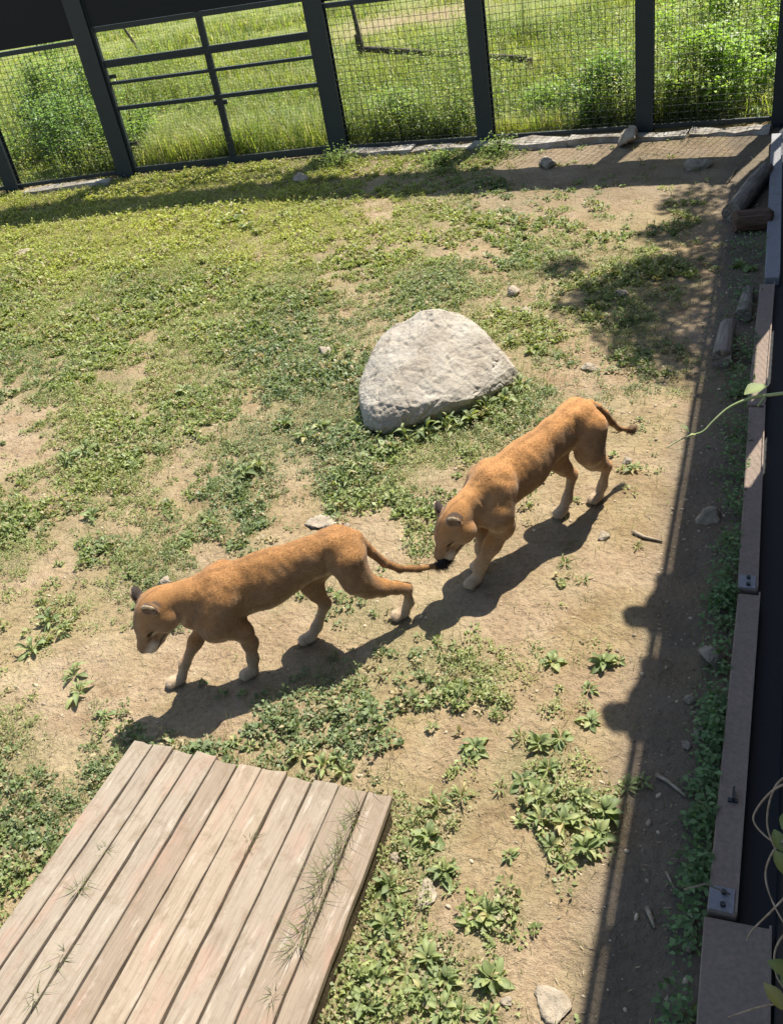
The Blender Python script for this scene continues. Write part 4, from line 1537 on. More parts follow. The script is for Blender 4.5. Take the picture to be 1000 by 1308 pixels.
bush(-0.95, 16.0, 1.05, 0.75, 1.25, 5200, 'bright broad-leaved shrub pressed behind the corner mesh panel', 0.075, (0.16, 0.235, 0.045), 1)
bush(-2.55, 15.9, 0.75, 0.55, 1.05, 3800, 'dense shrub behind the mesh beside the second fence post', 0.06, (0.115, 0.185, 0.04), 2)
bush(-3.4, 16.3, 0.7, 0.6, 0.6, 2400, 'low spreading shrub behind the mesh between two fence posts', 0.05, (0.135, 0.20, 0.045), 3)
bush(-6.0, 15.7, 0.75, 0.55, 0.85, 3600, 'shrub with fine leaves behind the mesh beside the gate post', 0.05, (0.135, 0.19, 0.05), 4)
bush(-5.0, 15.8, 0.6, 0.5, 0.55, 2200, 'low shrub behind the mesh below the timber barrier', 0.05, (0.12, 0.18, 0.045), 5)
bush(-12.3, 15.3, 0.9, 0.7, 1.65, 5200, 'tall grey-green shrub behind the mesh panel beyond the gate', 0.06, (0.12, 0.185, 0.065), 6)
bush(-11.3, 15.4, 0.6, 0.55, 1.3, 3200, 'leafy shrub behind the mesh against the gate post', 0.055, (0.13, 0.19, 0.05), 7)
bush(-13.3, 16.6, 1.2, 0.9, 2.3, 5200, 'tall pale shrub standing in the meadow beyond the mesh fence past the gate', 0.075, (0.15, 0.21, 0.075), 12)
bush(-14.2, 14.9, 0.9, 0.7, 1.6, 3600, 'tall shrub at the far end of the mesh fence', 0.06, (0.12, 0.18, 0.06), 8)
bush(-8.6, 16.2, 0.9, 0.5, 0.5, 2600, 'low shrub seen through the barred gate', 0.05, (0.15, 0.20, 0.055), 9)
bush(0.6, 17.6, 1.0, 1.0, 2.0, 4200, 'tall broad-leaved shrub outside the fence corner', 0.075, (0.16, 0.235, 0.045), 10)
bush(-0.9, 18.6, 1.5, 1.2, 1.9, 5200, 'tall bright shrub rising over the corner shrub', 0.075, (0.17, 0.24, 0.045), 11)
# weeds at the foot of the gate and posts
for k, (u, v, rx, h, lab) in enumerate([(345, 185, .55, .28, 'low leafy weed growing through the foot of the gate'), (428, 212, .35, .3, 'yellow-green weed at the foot of the gate post'), (635, 196, .22, .26, 'leafy weed at the foot of a fence post'), (200, 205, .45, .26, 'leafy weed under the gate hinge'), (565, 210, .2, .2, 'small weed on the kerb between fence posts')]):
    x, y = at(u, v)
    bush(x, y, rx, rx * 0.6, h, 700, lab, 0.035, (0.13, 0.18, 0.05), 20 + k, 'weeds at the fence foot')


def make_barrier():
    p0 = gnd(464, 88)
    p1 = gnd(676, 101)
    root = empty('timber_barrier', (p0[0], p0[1], 0))
    tag(root, 'old timber rail on posts standing in the meadow grass', 'barrier')
    o = Vector((p0[0], p0[1], 0))
    t0, t1 = Vector(on_plane(p0, p1, 466, 62)) - o, Vector(on_plane(p0, p1, 672, 75)) - o
    MB().bar(t0, t1, 0.09, 0.115, bev=0.01).build('rail', M_TIMBER, root)
    MB().bar((0, 0, -0.05), (0, 0, t0.z + 0.30), 0.12, 0.12).build('post', M_TIMBER, root)
    q = Vector((p1[0], p1[1], 0)) - o
    MB().bar((q.x, q.y, -0.05), (q.x, q.y, t1.z + 0.02), 0.12, 0.12).build('post', M_TIMBER, root)
    b = Vector(on_plane(p0, p1, 449, -8)) - o
    MB().bar(t0 + Vector((0, -0.13, 0)), b + Vector((0, -0.13, 0)), 0.07, 0.07).build('brace', M_TIMBER, root)
    g = gnd(182, 70)
    o2 = empty('leaning_pole', (g[0], g[1], 0))
    tag(o2, 'thin dark pole leaning in the meadow behind the gate', 'pole')
    e = on_plane(g, g + np.array([1.0, 0.1, 0]), 152, 26)
    tp = Vector((e[0] - g[0], e[1] - g[1], e[2]))
    MB().tube([(0, 0, -0.02), tp * 1.05], [0.04, 0.03], 8).build('pole', M_TIMBER, o2)
    st = empty('marker_stake', tuple(gnd(752, 34)))
    tag(st, 'short dark stake standing in the meadow beyond the mesh', 'stake')
    MB().bar((0, 0, -0.02), (0.01, 0, 0.42), 0.07, 0.07).build('stake', M_TIMBER, st)


make_barrier()


# ------------------------------------------------------------------ tree outside the corner whose crown throws the dappled shade
def make_tree():
    bx, by = 3.0, 16.2
    root = empty('shade_tree', (bx, by, 0))
    tag(root, 'broad-leaved tree outside the corner with one bough over the enclosure', 'tree')
    tr = MB().tube([(0, 0, -0.1), (-0.1, -0.05, 1.5), (-0.05, 0.05, 3.2), (-0.4, -0.3, 5.0), (-0.6, -0.5, 7.2)], [0.22, 0.18, 0.15, 0.12, 0.06], 10)
    tr.build('trunk', M_BARK, root, True)
    zc = 6.6
    cl = []
    for (u, v, r) in [(770, 385, .55), (800, 370, .5), (830, 352, .5), (845, 395, .5), (800, 415, .45), (822, 440, .4), (870, 345, .5), (878, 300, .45), (900, 285, .5), (880, 380, .5), (880, 430, .45), (720, 345, .28), (745, 385, .3), (905, 330, .5), (905, 250, .5), (930, 300, .5), (860, 462, .4), (840, 300, .28), (870, 262, .35)]:
        g = gnd(u, v)
        z = zc + random.uniform(-0.7, 0.9)
        cl.append((g[0] + SUN_SLOPE[0] * z - bx, g[1] + SUN_SLOPE[1] * z - by, z, r))
    for k in range(34):
        a, q = random.uniform(0, 6.28), math.sqrt(random.random()) * 2.2
        cl.append((1.2 + math.cos(a) * q, 0.6 + math.sin(a) * q, random.uniform(5.5, 9.0), random.uniform(0.5, 0.85)))
    lim = MB()
    for x, y, z, r in cl:
        s = Vector((-0.4, -0.3, 4.6))
        e = Vector((x, y, z))
        lim.tube([s, s.lerp(e, 0.5) + Vector((0, 0, 0.35)), e], [0.035, 0.02, 0.006], 5)
    lim.build('limbs', M_BARK, root, True)
    V, F, C = [], [], []
    o = 0
    for x, y, z, r in cl:
        n = int(620 * r)
        d = RNG.normal(0, 1, (n, 3))
        d = d / np.linalg.norm(d, axis=1)[:, None] * (RNG.random(n) ** 0.45)[:, None] * r * np.array([1, 1, 0.7])
        L = RNG.uniform(0.06, 0.13, n)
        v_, f_ = leaf_quads(d + np.array([x, y, z]), RNG.uniform(0, 6.28, n), RNG.normal(-0.2, 0.5, n), L, L * 0.6)
        V.append(v_); F.append(f_ + o); o += len(v_)
        C.append(np.repeat(np.array([0.08, 0.13, 0.03]) * RNG.uniform(0.6, 1.4, (n, 1)), 4, 0))
    link('crown', np_mesh('crown', np.concatenate(V), np.concatenate(F), False, np.concatenate(C)), M_BUSH, root)


make_tree()


# ------------------------------------------------------------------ bodies grown from blended round cones
class Body:
    def __init__(self, lo, hi, h):
        self.lo, self.h = np.array(lo, float), h
        self.n = np.ceil((np.array(hi) - self.lo) / h).astype(int) + 1
        self.D = np.full(self.n, 1.0, np.float32)
        self.ax = [self.lo[i] + np.arange(self.n[i]) * h for i in range(3)]

    def _block(self, lo, hi):
        sl = []
        for i in range(3):
            a = max(0, int((lo[i] - self.lo[i]) / self.h) - 1)
            b = min(self.n[i], int((hi[i] - self.lo[i]) / self.h) + 3)
            if b <= a:
                return None, None
            sl.append(slice(a, b))
        g = np.meshgrid(*[self.ax[i][sl[i]] for i in range(3)], indexing='ij')
        return tuple(sl), np.stack(g, -1)

    def _blend(self, sl, d, k):
        c = self.D[sl]
        hh = np.maximum(k - np.abs(c - d), 0) / k
        self.D[sl] = np.minimum(c, d) - hh * hh * k * 0.25

    def cone(self, a, b, ra, rb, k=0.04, flat=1.0):
        """round cone a-b; flat < 1 narrows it sideways (axis 1)"""
        a, b = np.array(a, float), np.array(b, float)
        m = max(ra, rb) + 0.12
        sl, P = self._block(np.minimum(a, b) - m, np.maximum(a, b) + m)
        if sl is None:
            return
        sc = np.array([1, 1 / flat, 1])
        pa, ba = (P - a) * sc, (b - a) * sc
        t = np.clip((pa @ ba) / max(ba @ ba, 1e-9), 0, 1)
        d = np.linalg.norm(pa - t[..., None] * ba, axis=-1) - (ra + (rb - ra) * t)
        self._blend(sl, (d * (0.5 + 0.5 * flat)).astype(np.float32), k)

    def ell(self, c, r, rot=None, k=0.03, sub=False):
        c, r = np.array(c, float), np.array(r, float)
        m = r.max() + 0.1
        sl, P = self._block(c - m, c + m)
        if sl is None:
            return
        q = P - c
        if rot is not None:
            q = q @ np.array(rot)            # columns of rot = local axes in world
        k0 = np.linalg.norm(q / r, axis=-1)
        k1 = np.linalg.norm(q / (r * r), axis=-1) + 1e-9
        d = (k0 * (k0 - 1) / k1).astype(np.float32)
        if sub:
            cur = self.D[sl]
            hh = np.maximum(k - np.abs(-cur - d), 0) / k
            self.D[sl] = -(np.minimum(-cur, d) - hh * hh * k * 0.25)
        else:
            self._blend(sl, d, k)

    def mesh(self):
        D = self.D
        n = D.shape
        ins = D < 0
        c = np.zeros((n[0] - 1, n[1] - 1, n[2] - 1), int)
        for a in (0, 1):
            for b in (0, 1):
                for e in (0, 1):
                    c += ins[a:n[0] - 1 + a, b:n[1] - 1 + b, e:n[2] - 1 + e]
        act = (c > 0) & (c < 8)
        I = np.argwhere(act)
        vid = -np.ones(act.shape, int)
        vid[act] = np.arange(len(I))
        acc = np.zeros((len(I), 3))
        cnt = np.zeros(len(I))
        corners = [(a, b, e) for a in (0, 1) for b in (0, 1) for e in (0, 1)]
        for p in corners:
            for ax in range(3):
                if p[ax] == 0:
                    q = list(p); q[ax] = 1
                    d0 = D[I[:, 0] + p[0], I[:, 1] + p[1], I[:, 2] + p[2]]
                    d1 = D[I[:, 0] + q[0], I[:, 1] + q[1], I[:, 2] + q[2]]
                    x = (d0 < 0) != (d1 < 0)
                    t = np.where(x, d0 / np.where(x, d0 - d1, 1), 0)
                    pt = np.tile(np.array(p, float), (len(I), 1))
                    pt[:, ax] += t
                    acc[x] += pt[x]
                    cnt[x] += 1
        V = (I + acc / cnt[:, None]) * self.h + self.lo
        F = []
        for ax in range(3):
            o1, o2 = [(1, 2), (2, 0), (0, 1)][ax]
            s0 = [slice(None)] * 3
            s1 = [slice(None)] * 3
            s0[ax] = slice(0, n[ax] - 1)
            s1[ax] = slice(1, n[ax])
            x = ins[tuple(s0)] != ins[tuple(s1)]
            E_ = np.argwhere(x)
            k = (E_[:, o1] > 0) & (E_[:, o2] > 0) & (E_[:, o1] < n[o1] - 1) & (E_[:, o2] < n[o2] - 1)
            E_ = E_[k]

            def vv(d1, d2):
                q = E_.copy()
                q[:, o1] += d1
                q[:, o2] += d2
                return vid[q[:, 0], q[:, 1], q[:, 2]]
            Q = np.stack([vv(-1, -1), vv(0, -1), vv(0, 0), vv(-1, 0)], -1)
            fl = ins[E_[:, 0], E_[:, 1], E_[:, 2]]
            Q[~fl] = Q[~fl][:, ::-1]
            F.append(Q)
        F = np.concatenate(F)
        # two rounds of gentle smoothing
        for _ in range(2):
            nb = np.zeros_like(V)
            ct = np.zeros(len(V))
            for a, b in ((0, 1), (1, 2), (2, 3), (3, 0)):
                np.add.at(nb, F[:, a], V[F[:, b]])
                np.add.at(ct, F[:, a], 1)
            V = V * 0.6 + nb / ct[:, None] * 0.4
        return V, F


def vnormals(V, F):
    n = np.cross(V[F[:, 2]] - V[F[:, 0]], V[F[:, 3]] - V[F[:, 1]])
    N = np.zeros_like(V)
    for k in range(4):
        np.add.at(N, F[:, k], n)
    return N / (np.linalg.norm(N, axis=1)[:, None] + 1e-12)


def seg_dist(P, a, b):
    a, b = np.array(a, float), np.array(b, float)
    t = np.clip(((P - a) @ (b - a)) / ((b - a) @ (b - a)), 0, 1)
    return np.linalg.norm(P - a - t[:, None] * (b - a), axis=1), t


def lion(origin, heading, spec, label, tone, seed):
    """local frame: x forward, y left, z up"""
    B = Body((-0.85, -0.32, -0.03), (1.6, 0.32, 1.06), 0.0088)
    for c in spec['torso']:
        B.cone(*c, k=0.07, flat=0.80)
    for c in spec['bumps']:
        B.cone(*c, k=0.06)
    for leg in spec['legs']:
        for (a, ra), (b, rb) in zip(leg, leg[1:]):
            B.cone(a, b, ra, rb, k=0.045)
    for (p, yaw) in spec['paws']:
        ca, sa = math.cos(yaw), math.sin(yaw)
        R = [[ca, -sa, 0], [sa, ca, 0], [0, 0, 1]]
        B.ell((p[0], p[1], 0.036), (0.064, 0.044, 0.036), R, 0.022)
        for q in (-0.033, -0.0115, 0.0115, 0.033):
            fx = 0.050 - abs(q) * 0.55
            B.ell((p[0] + ca * fx - sa * q, p[1] + sa * fx + ca * q, 0.030), (0.027, 0.0132, 0.023), R, 0.006)
    tail = spec['tail']
    for (a, ra), (b, rb) in zip(tail, tail[1:]):
        B.cone(a, b, ra, rb, k=0.02)
    # the head
    hc = np.array(spec['head'][0]); pit, yaw, rol = spec['head'][1]
    f = np.array([math.cos(pit) * math.cos(yaw), math.cos(pit) * math.sin(yaw), -math.sin(pit)])
    l0 = np.array([-math.sin(yaw), math.cos(yaw), 0.0])
    u0 = np.cross(f, l0)
    l = l0 * math.cos(rol) + u0 * math.sin(rol)
    u = np.cross(f, l)
    H = np.stack([f, l, u], 1)

    hs = spec['hs']

    def hp(x, y, z):
        return hc + (f * x + l * y + u * z) * hs

    class HB:
        @staticmethod
        def ell(c, r, R, k, sub=False):
            B.ell(c, np.array(r) * hs, R, k, sub)

        @staticmethod
        def cone(a, b, ra, rb, k):
            B.cone(a, b, ra * hs, rb * hs, k)
    HB.ell(hp(0, 0, 0), (0.125, 0.108, 0.104), H, 0.05)
    HB.ell(hp(0.075, 0, 0.028), (0.085, 0.080, 0.060), H, 0.03)
    HB.cone(hp(0.085, 0, 0.012), hp(0.222, 0, -0.020), 0.056, 0.043, 0.03)
    for sg in (1, -1):
        HB.ell(hp(0.198, 0.030 * sg, -0.050), (0.052, 0.038, 0.042), H, 0.02)
        HB.cone(hp(0.0, 0.055 * sg, -0.070), hp(0.15, 0.020 * sg, -0.088), 0.055, 0.028, 0.03)
        HB.ell(hp(0.02, 0.082 * sg, -0.045), (0.070, 0.048, 0.065), H, 0.03)
        HB.ell(hp(0.098, 0.052 * sg, 0.042), (0.030, 0.026, 0.020), H, 0.015)
        HB.ell(hp(0.112, 0.060 * sg, 0.012), (0.022, 0.016, 0.014), H, 0.008, sub=True)
    HB.ell(hp(0.172, 0, -0.090), (0.038, 0.034, 0.028), H, 0.02)
    HB.ell(hp(0.250, 0, -0.018), (0.016, 0.028, 0.019), H, 0.012)
    ears = []
    for sg in (1, -1):
        ex = f * 0.62 + l * (0.55 * sg) + u * 0.30
        ex /= np.linalg.norm(ex)                       # the way the cup faces
        ez = u * 0.80 + l * (0.60 * sg) - f * 0.05
        ez -= ex * (ez @ ex); ez /= np.linalg.norm(ez)
        ey = np.cross(ez, ex)
        R = np.stack([ex, ey, ez], 1)
        c = hp(-0.035, 0.088 * sg, 0.086)
        HB.ell(c, (0.024, 0.047, 0.054), R, 0.014)
        HB.ell(c + ex * 0.026 + ez * 0.004, (0.024, 0.033, 0.040), R, 0.006, sub=True)
        ears.append((c, ex, ez))
    V, F = B.mesh()
    N = vnormals(V, F)
    # muscle and skin folds
    mus = fbm(V[:, 0] * 9, V[:, 1] * 9, V[:, 2] * 5, seed + 40, 3) - 0.5
    fold = fbm(V[:, 0] * 26, V[:, 1] * 26, V[:, 2] * 9, seed + 41, 2) - 0.5
    am = sstep(0.25, 0.45, V[:, 2]) * (np.linalg.norm(V - hc, axis=1) > 0.22)
    V = V + N * ((mus * 0.020 + fold * 0.007) * am)[:, None]
    N = vnormals(V, F)

    # --- coat colours
    def coat(P, Nn):
        x, y, z = P[:, 0], P[:, 1], P[:, 2]
        nz = Nn[:, 2]
        back = np.array([0.375, 0.185, 0.064]) * tone
        side = np.array([0.30, 0.185, 0.098]) * tone  # flank coat, greyed partly to paint in the shade on that side
        pale = np.array([0.52, 0.40, 0.265])
        dorsal = sstep(0.0, 0.7, nz + (fbm(x * 9, y * 9, z * 9, 61, 3) - 0.5) * 0.5)[:, None]
        c = side * (1 - dorsal) + back * dorsal
        bel = (sstep(-0.25, -0.8, nz) * sstep(0.28, 0.36, z))[:, None]
        c = c * (1 - bel) + pale * bel
        low = sstep(0.34, 0.10, z)[:, None]
        low2 = sstep(0.12, 0.03, z)[:, None]
        c = c * (1 - 0.7 * low) + np.array([0.47, 0.36, 0.235]) * 0.7 * low
        c = c * (1 - 0.7 * low2) + pale * 0.7 * low2
        # head marks
        q = (P - hc) @ H / hs
        hd = np.linalg.norm(q / np.array([0.25, 0.15, 0.17]), axis=1) < 1.1
        muz = sstep(0.13, 0.19, q[:, 0]) * sstep(0.0, -0.04, q[:, 2]) * hd
        c = c * (1 - muz[:, None] * 0.8) + np.array([0.56, 0.47, 0.36]) * muz[:, None] * 0.8
        chk = sstep(-0.055, -0.10, q[:, 2]) * sstep(-0.06, 0.02, q[:, 0]) * hd * 0.6
        c = c * (1 - chk[:, None]) + pale * chk[:, None]
        nose = (np.linalg.norm((q - np.array([0.262, 0, -0.022])) / np.array([0.026, 0.032, 0.024]), axis=1) < 1)
        c = np.where(nose[:, None], np.array([0.045, 0.03, 0.025]), c)
        mou = (np.abs(q[:, 2] + 0.078) < 0.008) & (q[:, 0] > 0.10) & hd
        c = np.where(mou[:, None], c * 0.3, c)
        for sg in (1, -1):
            e = np.linalg.norm((q - np.array([0.112, 0.062 * sg, 0.014])) / np.array([0.036, 0.03, 0.017]), axis=1)
            c = np.where((e < 1)[:, None], c * 0.32, c)
            un = np.linalg.norm((q - np.array([0.115, 0.068 * sg, -0.016])) / np.array([0.034, 0.024, 0.013]), axis=1) < 1
            c = np.where(un[:, None], np.array([0.52, 0.42, 0.29]), c)
            tear = np.linalg.norm((q - np.array([0.15, 0.045 * sg, -0.006])) / np.array([0.03, 0.014, 0.012]), axis=1) < 1
            c = np.where(tear[:, None], c * 0.6, c)
        line = (np.abs(q[:, 1]) < 0.007) & (q[:, 2] > 0.02) & hd
        c = np.where(line[:, None], c * 0.72, c)
        for (ec, ex, ez) in ears:
            r = P - ec
            near = (np.linalg.norm(r, axis=1) < 0.072) & ((r @ ez) > -0.03)
            fr = (Nn @ ex)
            rim = near & ((r @ ez) > 0.035)
            blk = near & (fr < -0.15)
            inn = near & (fr > 0.25)
            c = np.where(inn[:, None], np.array([0.17, 0.11, 0.07]), c)
            c = np.where(blk[:, None], np.array([0.035, 0.026, 0.02]), c)
            c = np.where((rim & ~blk)[:, None], np.array([0.50, 0.37, 0.22]), c)
        for a_, b_ in zip(tail[1:], tail[2:]):
            dd, _ = seg_dist(P, a_[0], b_[0])
            c = np.where((dd < 0.031)[:, None], c * 0.78, c)
        # tail tuft
        d, _ = seg_dist(P, spec['tuft'][0], spec['tuft'][1])
        c = np.where((d < 0.05)[:, None], np.array(spec['tuft_col']), c)
        v = fbm(P[:, 0] * 5, P[:, 1] * 5, P[:, 2] * 5, seed, 4)[:, None]
        v2 = fbm(P[:, 0] * 24, P[:, 1] * 24, P[:, 2] * 24, seed + 5, 3)[:, None]
        spine = (np.exp(-(y / 0.022) ** 2) * sstep(0.55, 0.9, nz) * (x > -0.1) * (x < 1.05))[:, None]
        c = c * (1 - 0.22 * spine)
        return c * (0.86 + 0.28 * v) * (0.80 + 0.4 * v2)
    C = coat(V, N)
    root = empty('lioness', (origin[0], origin[1], 0.0), math.atan2(heading[1], heading[0]))
    tag(root, label, 'lion', 'two lionesses walking in line')
    body = link('body', np_mesh('body', V, F, True, C), M_FUR, root)
    # --- eyes
    for sg in (1, -1):
        bm = bmesh.new()
        bmesh.ops.create_uvsphere(bm, u_segments=10, v_segments=8, radius=0.013)
        me = bpy.data.meshes.new('eye')
        bm.to_mesh(me)
        bm.free()
        o = link('eye', me, M_EYE, root)
        o.location = tuple(hp(0.107, 0.058 * sg, 0.012))
    # --- short coat of hairs lying along the body
    rg = np.random.default_rng(seed)
    A = np.linalg.norm(np.cross(V[F[:, 2]] - V[F[:, 0]], V[F[:, 3]] - V[F[:, 1]]), axis=1)
    nf = 150000
    fi = rg.choice(len(F), nf, p=A / A.sum())
    wts = rg.dirichlet((1, 1, 1, 1), nf)
    P = (V[F[fi]] * wts[..., None]).sum(1)
    Nn = (N[F[fi]] * wts[..., None]).sum(1)
    Nn /= np.linalg.norm(Nn, axis=1)[:, None] + 1e-9
    flow = np.tile(np.array([-1.0, 0, -0.25]), (nf, 1))
    legz = sstep(0.46, 0.30, P[:, 2])[:, None]
    flow = flow * (1 - legz) + np.array([-0.25, 0, -1.0]) * legz
    q = (P - hc) @ H / hs
    hd = (np.linalg.norm(q / np.array([0.25, 0.15, 0.17]), axis=1) < 1.15)[:, None]
    flow = np.where(hd, -f - 0.2 * u, flow)
    flow = flow + rg.normal(0, 0.28, (nf, 3))
    flow -= Nn * (flow * Nn).sum(1)[:, None]
    flow /= np.linalg.norm(flow, axis=1)[:, None] + 1e-9
    d = flow * 0.95 + Nn * rg.uniform(0.10, 0.32, (nf, 1))
    L = rg.uniform(0.008, 0.021, (nf, 1)) * np.where(hd, 0.6, 1.0)
    td, _ = seg_dist(P, spec['tuft'][0], spec['tuft'][1])
    L = np.where((td < 0.06)[:, None], L * 2.4, L)
    bl = sstep(-0.3, -0.9, Nn[:, 2])[:, None]
    L = L * (1 + 0.8 * bl * (P[:, 2:3] > 0.3))
    s = np.cross(d, Nn)
    s /= np.linalg.norm(s, axis=1)[:, None] + 1e-9
    w = rg.uniform(0.0010, 0.0019, (nf, 1))
    P = P - Nn * 0.001
    HV = np.stack([P - s * w, P + s * w, P + d * L], 1).reshape(-1, 3)
    HC = np.repeat(coat(P, Nn) * rg.uniform(0.55, 1.45, (nf, 1)), 3, 0)
    o = link('fur', np_mesh('fur', HV, np.arange(nf * 3).reshape(-1, 3), False, HC), M_HAIR, root)
    o['kind'] = 'stuff'
    return root


t_ = NT('amber_eye')
M_EYE = t_.done(t_.ramp(t_.noise(t_.obj(), 40, 2), [(0.4, (0.03, 0.018, 0.008)), (0.6, (0.10, 0.055, 0.015))]), 0.12, None, 0.6)

LION1 = dict(
    torso=[((-.03, 0, .685), (.22, 0, .70), .142, .132), ((.22, 0, .70), (.50, 0, .66), .132, .178), ((.50, 0, .66), (.78, 0, .645), .178, .190),
           ((.84, 0, .68), (1.09, 0, .745), .160, .118), ((-.02, 0, .73), (.45, 0, .76), .085, .075), ((.45, 0, .76), (.80, 0, .76), .075, .08)],
    bumps=[((.74, .085, .78), (.86, .12, .60), .060, .085), ((.74, -.085, .78), (.86, -.12, .60), .060, .085), ((.86, 0, .55), (.98, 0, .60), .13, .11), ((-.02, .06, .77), (.05, .05, .78), .06, .06), ((-.02, -.06, .77), (.05, -.05, .78), .06, .06)],
    legs=[[((.80, .10, .70), .10), ((.89, .125, .55), .098), ((.74, .125, .43), .063), ((.72, .11, .30), .046), ((.735, .09, .15), .033), ((.755, .083, .05), .035)],
          [((.80, -.10, .70), .10), ((.92, -.12, .54), .094), ((.95, -.12, .385), .058), ((1.05, -.105, .28), .041), ((1.165, -.092, .145), .029), ((1.21, -.09, .05), .033)],
          [((-.02, .085, .66), .132), ((-.05, .12, .51), .096), ((-.11, .118, .43), .075), ((-.20, .108, .365), .053), ((-.30, .09, .305), .037), ((-.37, .08, .262), .031), ((-.375, .06, .12), .027), ((-.335, .05, .05), .034)],
          [((.0, -.085, .66), .132), ((.20, -.115, .49), .092), ((.215, -.10, .41), .070), ((.20, -.09, .34), .052), ((.165, -.068, .25), .034), ((.26, -.05, .10), .029), ((.31, -.04, .05), .034)]],
    paws=[((.79, .083), 0.05), ((1.26, -.09), -0.05), ((-.30, .05), 0.0), ((.345, -.04), 0.0)],
    tail=[((-.13, 0, .74), .040), ((-.20, .01, .60), .030), ((-.27, .02, .48), .026), ((-.36, .03, .40), .023), ((-.48, .04, .355), .021), ((-.62, .05, .335), .019), ((-.66, .05, .34), .030), ((-.72, .05, .345), .012)],
    tuft=((-.64, .05, .337), (-.74, .05, .345)), tuft_col=(0.022, 0.016, 0.012),
    hs=1.13, head=((1.20, 0.01, .730), (math.radians(50), math.radians(16), 0.0)))
LION2 = dict(
    torso=[((-.03, 0, .75), (.22, 0, .745), .145, .135), ((.22, 0, .745), (.52, 0, .67), .135, .178), ((.52, 0, .67), (.82, 0, .63), .178, .190),
           ((.88, 0, .65), (1.11, 0, .625), .160, .118), ((-.02, 0, .815), (.45, 0, .76), .085, .075), ((.45, 0, .76), (.88, 0, .745), .075, .08)],
    bumps=[((.80, .085, .765), (.90, .12, .58), .060, .085), ((.80, -.085, .765), (.90, -.12, .58), .060, .085), ((.90, 0, .53), (1.0, 0, .55), .13, .11), ((-.04, .06, .84), (.05, .05, .84), .06, .06), ((-.04, -.06, .84), (.05, -.05, .84), .06, .06)],
    legs=[[((.84, .10, .68), .10), ((.92, .125, .53), .098), ((.88, .12, .41), .072), ((.97, .09, .29), .056), ((1.07, .055, .15), .041), ((1.10, .04, .05), .040)],
          [((.84, -.10, .68), .10), ((.90, -.12, .52), .092), ((.84, -.12, .40), .064), ((.90, -.09, .28), .048), ((.94, -.075, .15), .037), ((.945, -.07, .06), .038)],
          [((-.04, .085, .72), .135), ((-.01, .115, .55), .100), ((-.06, .10, .455), .076), ((-.15, .08, .36), .052), ((-.245, .06, .275), .032), ((-.205, .05, .12), .029), ((-.165, .042, .05), .037)],
          [((-.04, -.085, .72), .135), ((.12, -.11, .53), .090), ((.11, -.095, .44), .070), ((.06, -.08, .36), .052), ((.0, -.06, .28), .034), ((.075, -.05, .11), .030), ((.13, -.045, .05), .037)]],
    paws=[((1.145, .035), 0.05), ((.985, -.07), 0.0), ((-.13, .04), 0.0), ((.165, -.04), 0.0)],
    tail=[((-.15, 0, .83), .040), ((-.23, 0, .765), .032), ((-.30, 0, .675), .028), ((-.37, 0, .575), .025), ((-.46, 0, .47), .022), ((-.56, 0, .405), .019), ((-.60, 0, .395), .026), ((-.65, 0, .39), .011)],
    tuft=((-.585, 0, .40), (-.66, 0, .388)), tuft_col=(0.16, 0.10, 0.05),
    hs=1.10, head=((1.20, 0.0, .575), (math.radians(52), math.radians(-10), 0.0)))
lion(LION_A, LION_AT, LION1, 'rich tawny lioness leading, head lowered, right foreleg stretched forward', 0.86, 3)
lion(LION_B, LION_BT, LION2, 'paler lioness following behind, head down near the leading one\'s tail', 1.08, 8)


